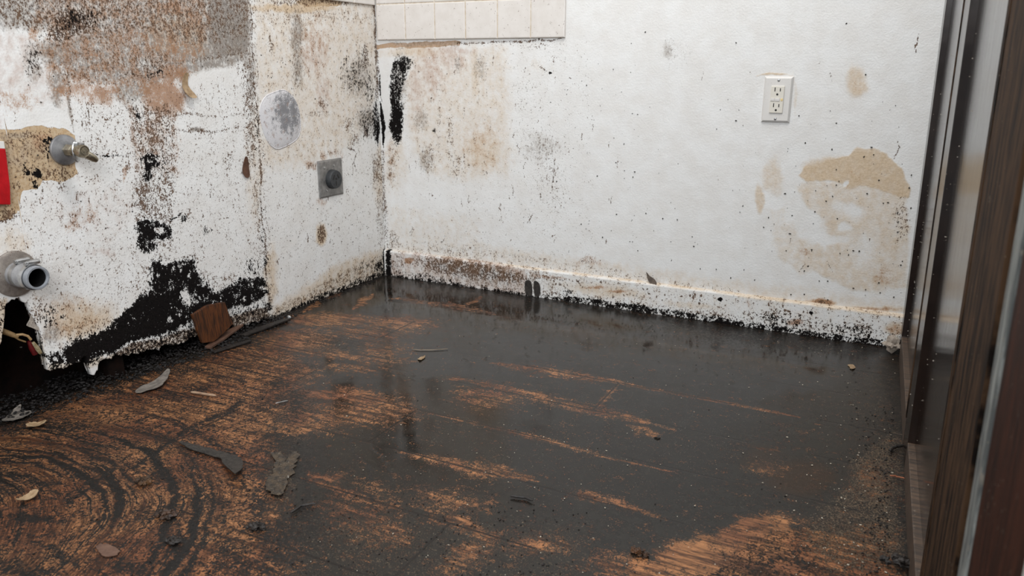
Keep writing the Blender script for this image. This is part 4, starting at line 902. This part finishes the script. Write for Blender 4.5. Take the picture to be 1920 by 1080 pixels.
stripw = mottled('damp_wood_strip', srgb(78, 56, 46), srgb(104, 78, 64), 30, .45, 0, .0006)
rotw = mottled('rotten_black_wood', srgb(24, 21, 20), srgb(44, 38, 34), 60, .5, 0, .002)
flake('paint_flake', [(255, 735), (261, 723), (288, 713), (318, 698), (313, 713), (300, 725), (278, 731)], 'grey curled paint flake on the scraped wood below the blackened wall', 'paint flake', greyf, .004, .0012, .006, (.1, .1))
flake('paint_flake', [(5, 790), (20, 775), (38, 764), (42, 770), (62, 774), (42, 784), (18, 793)], 'grey paint flake beside the dark hollow at the far left', 'paint flake', greyf, .004, .0012, .006)
flake('dry_leaf', [(49, 801), (56, 794), (75, 791), (88, 791), (80, 798), (66, 801)], 'tan dry leaf scrap near the wall hollow, upper of two', 'leaf', tanf, .004, .001, .006, (.1, 0))
flake('dry_leaf', [(32, 938), (45, 930), (60, 923), (73, 924), (64, 932), (48, 938)], 'tan dry leaf scrap on the scraped floor at the left edge, lower of two', 'leaf', tanf, .004, .001, .006, (0, .1))
flake('floor_film_shard', [(337, 827), (360, 830), (400, 840), (434, 851), (452, 862), (455, 884), (440, 897), (435, 880), (428, 864), (395, 852), (350, 836)], 'long black curled shard of floor film on the scraped wood', 'debris', darkf, .004, .0015, .006, (.05, -.05))
flake('bark_scrap', [(505, 850), (521, 858), (513, 880), (498, 903), (511, 925), (527, 928), (535, 909), (548, 885), (560, 858), (551, 846), (537, 866), (528, 848)], 'broad glittering scrap of peeled muck at the edge of the scraped area', 'debris',
      mottled('glittery_scrap', srgb(34, 30, 26), srgb(78, 64, 48), 110, .3, 0, .002, srgb(190, 186, 176), .16), .0012, .0010, .0022, jag=.0026)
flake('pale_scrap', [(783, 672), (790, 668), (797, 667), (794, 671), (788, 675)], 'small pale scrap of paper on the black floor near the corner', 'scrap', tanf, .001, .0008, .002)
flake('pale_scrap', [(1590, 684), (1598, 683), (1604, 688), (1598, 692)], 'small pale scrap on the floor near the plaster lump', 'scrap', tanf, .001, .0008, .002)
flake('brown_chip', [(182, 1022), (200, 1020), (222, 1030), (220, 1040), (200, 1042), (184, 1034)], 'flat brown chip stuck to the floor at the lower left', 'debris', stripw, .001, .0012, .001)
def rod(name, px0, px1, z, r, label, cat, mat, bend=0, zz=None, wob=.0015):
    a_ = at_floor(*px0, z); b_ = at_floor(*px1, z); bm = bmesh.new(); P_ = []
    nrm = np.array([-(b_ - a_)[1], (b_ - a_)[0]])
    for i in range(9):
        t = i / 8; q = a_ + (b_ - a_) * t + nrm * bend * math.sin(PI * t); P_.append((q[0] + random.uniform(-wob, wob), q[1] + random.uniform(-wob, wob), z + (zz or 0) * math.sin(PI * t)))
    tube(bm, P_, [r * (.5 if i in (0, 8) else 1) for i in range(9)], 8); return tag(obj(name, bm, mat, smooth=True), label, cat)
rod('wood_sliver', (358, 735), (406, 742), .0035, .0028, 'pale thin wood sliver lying on the scraped floor', 'wood sliver', mottled('pale_sliver', srgb(130, 104, 84), srgb(160, 134, 110), 60, .6), 0, 0, .0004)
rod('metal_staple', (517, 756), (540, 751), .003, .0012, 'small shiny metal staple on the black floor, left of centre', 'staple', chrome, 0, 0, 0)
rod('black_twig', (957, 931), (998, 938), .004, .0022, 'short black twig on the muck in the lower middle', 'twig', rotw, .12)
rod('black_twig', (545, 962), (592, 945), .004, .0022, 'black twig lying below the glittering scrap', 'twig', rotw, .2)
rod('black_twig', (1668, 846), (1694, 836), .006, .003, 'black twig against the foot of the cabinet', 'twig', rotw, .1)
rod('orange_sliver', (1668, 891), (1696, 897), .006, .0014, 'thin orange wood sliver beside the cabinet rail', 'wood sliver', mottled('orange_sliver', srgb(140, 84, 58), srgb(160, 100, 70), 60, .6), .05)
rod('hair_root', (772, 655), (838, 654), .0025, .0009, 'thin pale curved root on the black floor near the corner', 'root', mottled('pale_root', srgb(110, 96, 80), srgb(140, 124, 104), 60, .6), -.08)
# wood strips by the wall
def strip(name, p0, p1, wid, z0, z1, th, label, mat):
    a_ = at_floor(*p0, z0); b_ = at_floor(*p1, z1); d = (b_ - a_); d = d / np.linalg.norm(d); nn = np.array([-d[1], d[0]]) * wid / 2
    bm = bmesh.new(); V = []
    for q, z, w_ in ((a_, z0, .8), (a_ * .6 + b_ * .4, z0 * .6 + z1 * .4 + .001, 1.1), (b_, z1, .7)):
        V.append([bm.verts.new((*(q + nn * w_), z)), bm.verts.new((*(q - nn * w_), z)), bm.verts.new((*(q - nn * w_), z + th)), bm.verts.new((*(q + nn * w_), z + th))])
    for A, B in zip(V, V[1:]):
        for j in range(4): bm.faces.new((A[j], A[(j + 1) % 4], B[(j + 1) % 4], B[j]))
    bm.faces.new(V[0][::-1]); bm.faces.new(V[-1]); return tag(obj(name, bm, mat, bevel=.0008), label, 'wood strip')
strip('wood_strip', (390, 654), (452, 611), .022, .003, .012, .006, 'damp brown wood strip lying in front of the upright block', stripw)
strip('wood_strip', (455, 631), (540, 600), .022, .002, .004, .005, 'blackened wood strip on the floor right of the upright block', rotw)
strip('wood_strip', (400, 662), (470, 640), .016, .002, .003, .004, 'short black rotten strip in front of the brown strip', rotw)
# upright block leaning on the wall
bp = [(363, 591), (392, 573), (424, 567), (430, 588), (436, 607), (418, 624), (399, 640), (378, 643), (370, 618)]
bm = bmesh.new(); A, B = [], []
for q in bp:
    u = at_left(*q, .028); x = .034 - .10 * (u[1]); A.append(bm.verts.new((x, u[0], max(u[1], .001)))); B.append(bm.verts.new((x - .008, u[0], max(u[1], .001))))
bm.faces.new(A); bm.faces.new(B[::-1])
for i in range(len(bp)): bm.faces.new((A[i], A[(i + 1) % len(bp)], B[(i + 1) % len(bp)], B[i]))
tag(obj('wood_block', bm, brownw, bevel=.001), 'orange brown scrap board standing against the blackened left wall', 'wood block')
# things stuck on the walls
def wall_flake(name, pts, x0, lift, mat, label, cat, th=.0012, side='left', hang=(0, 0)):
    f = (lambda q: at_left(*q, x0)) if side == 'left' else (lambda q: at_back(*q, -x0))
    Q = np.array(smooth_loop([f(q) for q in pts], 3)); c0 = Q.mean(0); R_ = np.abs(Q - c0).max(); bm = bmesh.new(); T_, B_ = [], []
    for s_ in (1, .5):
        t_, b_ = [], []
        for q in Q:
            d = (q - c0) * s_; h = x0 + lift * (d @ d) / R_ ** 2 + max(0, -d[1]) * hang[0]
            P1 = (h + th, c0[0] + d[0], c0[1] + d[1]) if side == 'left' else (c0[0] + d[0], -h - th, c0[1] + d[1])
            P2 = (h, c0[0] + d[0], c0[1] + d[1]) if side == 'left' else (c0[0] + d[0], -h, c0[1] + d[1])
            t_.append(bm.verts.new(P1)); b_.append(bm.verts.new(P2))
        T_.append(t_); B_.append(b_)
    L = len(Q)
    for R0 in (T_, B_):
        for j in range(L): bm.faces.new((R0[0][j], R0[0][(j + 1) % L], R0[1][(j + 1) % L], R0[1][j]))
        bm.faces.new(R0[1])
    for j in range(L): bm.faces.new((T_[0][j], T_[0][(j + 1) % L], B_[0][(j + 1) % L], B_[0][j]))
    return tag(obj(name, bm, mat, smooth=True), label, cat)
wall_flake('peeling_flake', [(344, 138), (351, 138), (352, 160), (362, 181), (352, 183), (343, 172), (341, 155)], .0015, .004, tanf, 'tan leaf-like flake peeling off the stained upper left wall', 'paint flake', hang=(.35, 0))
wall_flake('peeling_flake', [(459, 293), (464, 300), (467, 328), (460, 333), (454, 322), (456, 305)], .0008, .003, mottled('dark_brown_peel', srgb(70, 46, 34), srgb(96, 66, 50), 80, .7), 'dark brown pointed flake beside the wall seam', 'paint flake')
wall_flake('peeling_flake', [(1213, 509), (1217, 516), (1228, 524), (1232, 532), (1222, 533), (1215, 524)], .006, .004, mottled('grey_brown_peel', srgb(84, 74, 66), srgb(112, 100, 90), 80, .7), 'grey brown curled flake on top of the baseboard', 'paint flake', side='back')
for q, l_ in (([(985, 527), (996, 528), (998, 552), (990, 554), (985, 548)], 'left'), ([(1001, 528), (1009, 529), (1013, 538), (1012, 554), (1003, 554)], 'right')):
    wall_flake('dark_tape_patch', q, BT + .0004, .0008, mottled('charcoal_patch_' + l_, srgb(34, 31, 29), srgb(58, 52, 48), 120, .7, 0, .001), 'black upright patch stuck to the baseboard, %s of the pair' % l_, 'tape patch', th=.0012, side='back')

# irregular lumps
def lump(bm, c, r, sq=.6, seed=0, sub_=2):
    res = bmesh.ops.create_icosphere(bm, subdivisions=sub_, radius=1); rs = random.Random(seed); ph = [rs.uniform(0, 6) for _ in range(6)]
    ax = rs.uniform(0, PI); M = Matrix.Rotation(ax, 3, 'Z'); el = (rs.uniform(.7, 1.5), rs.uniform(.6, 1.1), sq)
    for v in res['verts']:
        n_ = v.co.copy(); f = 1 + .22 * math.sin(n_.x * 4 + ph[0]) + .18 * math.sin(n_.y * 5 + ph[1]) + .16 * math.sin(n_.z * 6 + ph[2]) + .1 * math.sin(n_.x * 11 + n_.y * 9 + ph[3])
        v.co = Vector(c) + M @ Vector((n_.x * el[0] * f * r, n_.y * el[1] * f * r, n_.z * el[2] * f * r))
def lumpobj(name, px, py, r, sq, mat, label, cat, seed=1, n=1):
    """one lump, or a ragged clump grown together from n shreds"""
    q = at_floor(px, py); bm = bmesh.new(); rs = random.Random(seed)
    if n == 1: lump(bm, (0, 0, 0), r, sq, seed, 3)
    else:
        for i in range(n):
            a, d = rs.uniform(0, 6.28), r * rs.random() ** .7
            lump(bm, (d * math.cos(a) * 1.5, d * math.sin(a), rs.uniform(0, r * sq) * (1 - d / r)), r * rs.uniform(.16, .42), rs.uniform(.4, 1.0), seed * 50 + i, 2)
    zmin = min(v.co.z for v in bm.verts); bmesh.ops.translate(bm, verts=bm.verts, vec=(q[0], q[1], -zmin - .0004))
    return tag(obj(name, bm, mat, smooth=True), label, cat)
lumpobj('plaster_lump', 1671, 662, .0165, 1.0, mottled('dirty_plaster', srgb(150, 136, 124), srgb(190, 178, 164), 160, .8, 0, .003, srgb(60, 46, 36), .16), 'pale plaster lump on the floor in the corner beside the cabinet', 'plaster lump', 4)
lumpobj('foil_scrap', 542, 598, .006, .7, chrome, 'crumpled shiny foil scrap at the foot of the left wall', 'foil', 7)
lumpobj('plaster_crumb', 533, 601, .003, .8, tanf, 'cream crumb left of the shiny foil scrap', 'crumb', 9)
lumpobj('muck_clump', 1197, 1040, .009, .8, mottled('black_brown_clump', srgb(26, 22, 18), srgb(92, 56, 26), 60, .4, 0, .003), 'black and brown clump of muck at the bottom middle', 'muck clump', 11, 26)
lumpobj('muck_clump', 1690, 1066, .017, .8, rotw, 'large black clump of muck at the foot of the cabinet, lower right', 'muck clump', 12, 26)
lumpobj('muck_clump', 1232, 822, .004, .7, rotw, 'small black clump on the muck right of centre', 'muck clump', 13, 26)
lumpobj('muck_clump', 326, 1018, .009, .8, rotw, 'black clump of muck on the scraped floor at the lower left', 'muck clump', 14, 26)
lumpobj('muck_clump', 268, 905, .011, .5, mottled('brown_clump', srgb(44, 32, 22), srgb(92, 62, 34), 60, .5, 0, .003), 'brown shredded clump inside the scraped arc', 'muck clump', 15, 26)
lumpobj('muck_clump', 312, 968, .012, .35, mottled('dark_brown_clump', srgb(34, 24, 18), srgb(70, 48, 34), 60, .4, 0, .003), 'round dark brown clump below the scraped arc', 'muck clump', 21, 26)
lumpobj('muck_clump', 480, 990, .011, .5, rotw, 'flat black clump at the border of the scraped floor, lower left', 'muck clump', 16, 26)

# stuff: black rot at the foot of the left wall
def inpoly(x, y, V):
    c = False
    for i in range(len(V)):
        a, b_ = V[i], V[i - 1]
        if (a[1] > y) != (b_[1] > y) and x < (b_[0] - a[0]) * (y - a[1]) / (b_[1] - a[1]) + a[0]: c = not c
    return c
rot_poly = [tuple(at_floor(*q)) for q in [(-60, 800), (0, 740), (90, 705), (210, 672), (360, 645), (430, 618), (520, 594), (560, 578), (640, 545), (722, 514), (730, 517), (640, 553), (565, 590), (500, 622), (440, 645), (335, 685), (240, 716), (150, 750), (60, 782)]]
bm = bmesh.new(); nl = 0
xs_ = [q[0] for q in rot_poly]; ys_ = [q[1] for q in rot_poly]
while nl < 3600:
    x = random.uniform(-.11, max(xs_)); y = random.uniform(min(ys_), max(ys_))
    if inpoly(x, y, rot_poly) or (x < .012 and y < -.56):
        r = random.uniform(.0010, .0042) * (1.0 if y < -.5 else .5); z = random.uniform(0, .012) * max(0, 1 - max(x, 0) / .06) * (1 if y < -.5 else .25)
        lump(bm, (x, y, z + r * .3), r, .55, nl, 1); nl += 1
rotm = mottled('wet_black_rot', srgb(14, 12, 12), srgb(34, 29, 28), 200, .42, 0, .002, srgb(150, 146, 140), .03)
tag(obj('black_rot', bm, rotm, smooth=True), 'heap of wet black rot along the foot of the left wall', 'rot', kind='stuff')
# stuff: crumbs strewn over the floor
def strew(name, n_, rng_px, rr, mat, label, cat, seed, sq=.5):
    rs = random.Random(seed); bm = bmesh.new(); c = 0
    while c < n_:
        px, py, s_ = rng_px(rs)
        q = at_floor(px, py)
        if q[0] < .02 or q[0] > 1.60 or q[1] > -.02 or q[1] < -2.0: continue
        r = rs.uniform(*rr) * s_; lump(bm, (q[0], q[1], r * .2 + .0006), r, sq, seed * 1000 + c, 1); c += 1
    return tag(obj(name, bm, mat, smooth=True), label, cat, kind='stuff')
def gen_black(rs):
    u = rs.random()
    if u < .35: return rs.gauss(1665, 28), rs.uniform(760, 1080), 1.1
    if u < .6: return rs.uniform(560, 1100), rs.uniform(930, 1085), .9
    if u < .8: return rs.uniform(0, 560), rs.uniform(720, 1080), 1.2
    return rs.uniform(600, 1690), rs.uniform(560, 1080), .7
strew('muck_crumbs', 900, gen_black, (.0005, .0019), rotm, 'black crumbs of muck strewn over the floor', 'crumbs', 3, .7)
strew('pale_crumbs', 330, lambda rs: (rs.uniform(560, 1690), rs.uniform(560, 1080), .8) if rs.random() < .7 else (rs.gauss(1600, 60), rs.uniform(650, 1080), 1), (.0006, .0017),
      mottled('pale_crumb', srgb(150, 140, 124), srgb(196, 186, 168), 60, .7), 'tiny pale plaster crumbs strewn over the floor', 'crumbs', 4)
# stuff: dark specks beading on the back wall
spk = mottled('dark_speck', srgb(34, 32, 28), srgb(62, 58, 48), 300, .5)
pts_ = [(1587, 44), (1623, 140), (1568, 231), (1510, 268), (1560, 280), (1634, 276), (1638, 290), (1620, 294), (1568, 318), (1573, 340), (1568, 347), (1648, 338), (1626, 363), (1561, 368),
        (1549, 377), (1472, 363), (1393, 386), (1485, 404), (1441, 408), (1432, 426), (1481, 438), (1528, 397), (1570, 410), (1656, 381), (1665, 380), (1600, 470), (1474, 470), (1522, 468),
        (1611, 471), (1709, 328), (1705, 352), (1708, 390), (1683, 399), (1684, 416), (1683, 435), (1380, 226), (1476, 154), (1380, 80), (1498, 217), (1259, 488), (1343, 505), (1370, 521), (1415, 525),
        (1395, 506), (1313, 504), (1522, 470), (1575, 475), (1591, 478), (1611, 471), (1515, 499), (1508, 508), (1536, 527), (1552, 527), (1600, 540), (1623, 543), (1650, 549), (1692, 490), (1689, 497),
        (1483, 552), (1508, 552), (1464, 557), (1676, 557), (1692, 558), (1389, 546), (1552, 562), (1648, 530), (1243, 410), (1155, 305), (1190, 322), (1211, 400), (1270, 412), (1298, 444), (1301, 462),
        (1187, 332), (1156, 402), (1044, 340), (1100, 160), (1150, 130), (1210, 60), (1170, 270), (1120, 330), (1090, 420), (1130, 445), (1196, 470), (1258, 453), (1298, 560), (1358, 548)]
bm = bmesh.new(); rs = random.Random(8)
for i in range(240):
    if rs.random() < .6: pts_.append((rs.uniform(740, 1200), rs.uniform(80, 520)))
    else: pts_.append((rs.uniform(1100, 1700), rs.uniform(150, 590)))
for i, (px, py) in enumerate(pts_):
    q = at_back(px, py)
    if q[1] < .10 or q[0] > 1.59 or (1.2 < q[0] < 1.285 and .55 < q[1] < .68) or (q[0] < .66 and q[1] > .765): continue
    r = (.0021 if i < 84 else rs.uniform(.0006, .0014)); lump(bm, (q[0], -.0006, q[1]), r, 1.0, i, 1)
tag(obj('mould_specks', bm, spk, smooth=True), 'dark beads of mould dotted over the right-hand wall', 'mould', kind='stuff')
bm = bmesh.new(); rs = random.Random(18)
for i in range(240):
    y = -rs.uniform(.02, .53) if i < 150 else -rs.uniform(.5, 1.25); z = rs.uniform(.05, .84)
    if y < -.56 and z < .1: continue
    if -.34 < y < -.19 and .3 < z < .43: continue
    lump(bm, (.0004, y, z), rs.uniform(.0006, .0018), 1.0, i + 900, 1)
tag(obj('mould_specks', bm, spk, smooth=True), 'dark beads of mould dotted over the left wall', 'mould', kind='stuff')
# stuff: plaster dust stuck on the cabinet
bm = bmesh.new(); rs = random.Random(28)
for i in range(110):
    if rs.random() < .55: y = rs.choice([-.701, -1.40, -.08]) + rs.uniform(-.03, .0); d = RD if y > -1.39 else 0
    else: y = -rs.uniform(.1, 1.15); d = RD
    if S2[0] - .001 < y < S2[1]: d = 0
    if y < -1.39: continue
    z = rs.uniform(.08, .75) * (1 if rs.random() < .4 else .6); r = rs.uniform(.0003, .0012)
    lump(bm, (FX(y, z, d) - r * .2, y, z), r, 1.0, i + 3000, 1)
tag(obj('plaster_dust', bm, mottled('pale_dust', srgb(150, 142, 130), srgb(190, 182, 170), 60, .8), smooth=True), 'pale plaster flecks stuck to the dark cabinet front', 'plaster dust', kind='stuff')

# ================================================================== IN THE HOLLOW
cable_m = mottled('dirty_cable', srgb(112, 88, 58), srgb(150, 122, 84), 60, .6)
def PL(px, py, x): q = at_left(px, py, x); return (x, q[0], q[1])
el = empty('electric_cable', PL(20, 622, -.03), 'frayed tan electric cable poking out of the dark hollow, lower left', 'cable'); bpy.context.view_layer.update()
inv = el.matrix_world.inverted()
def cpart(name, pts, rad, mat):
    bm = bmesh.new(); tube(bm, pts, rad, 12); bmesh.ops.transform(bm, matrix=inv, verts=bm.verts); return obj(name, bm, mat, el, smooth=True)
cpart('sheath', [PL(-20, 612, -.03), PL(8, 622, -.02), PL(24, 628, -.015), PL(34, 632, -.012)], [.006, .0058, .0052, .003], cable_m)
cpart('wire', [PL(30, 628, -.012), PL(42, 627, -.008), PL(52, 630, -.006), PL(58, 637, -.006)], .0026, mottled('tan_wire', srgb(150, 120, 84), srgb(178, 148, 108), 60, .5))
cpart('wire', [PL(28, 632, -.013), PL(36, 637, -.012), PL(48, 641, -.012)], .0018, cable_m)
cpart('wire_nut', [PL(54, 640, -.010), PL(60, 652, -.010), PL(66, 664, -.010)], [.0035, .0062, .0055], mottled('dark_red_plastic', srgb(60, 10, 12), srgb(90, 16, 18), 60, .4))
cpart('tape_wrap', [PL(62, 642, -.004), PL(70, 653, -.004), PL(76, 662, -.004)], [.003, .0048, .0035], mottled('dirty_tape', srgb(120, 104, 70), srgb(170, 158, 130), 200, .4))
pl_m = mottled('broken_plaster', srgb(150, 140, 130), srgb(186, 176, 164), 120, .8, 0, .002, srgb(50, 38, 30), .18)
wall_flake('plaster_scrap', [(57, 590), (60, 598), (66, 610), (74, 614), (70, 619), (58, 614), (49, 610), (54, 600)], -.008, .002, pl_m, 'pale triangular plaster scrap hanging in the mouth of the hollow', 'plaster scrap', th=.004)

# repeats belong together
GROUPS = {'muck_clump': 'clumps of muck on the floor', 'paint_flake': 'paint flakes on the floor', 'dry_leaf': 'dry leaf scraps on the floor', 'black_twig': 'black twigs on the floor',
          'peeling_flake': 'flakes peeling off the walls', 'dark_tape_patch': 'black patches on the baseboard', 'pale_scrap': 'pale scraps on the floor', 'wood_strip': 'wood strips by the left wall',
 'tile_backsplash': 'white wall tiles', 'mould_specks': 'beads of mould'}
for o in bpy.data.objects:
    if o.parent is None and o.get('label') and o.name.split('.')[0] in GROUPS: o['group'] = GROUPS[o.name.split('.')[0]]
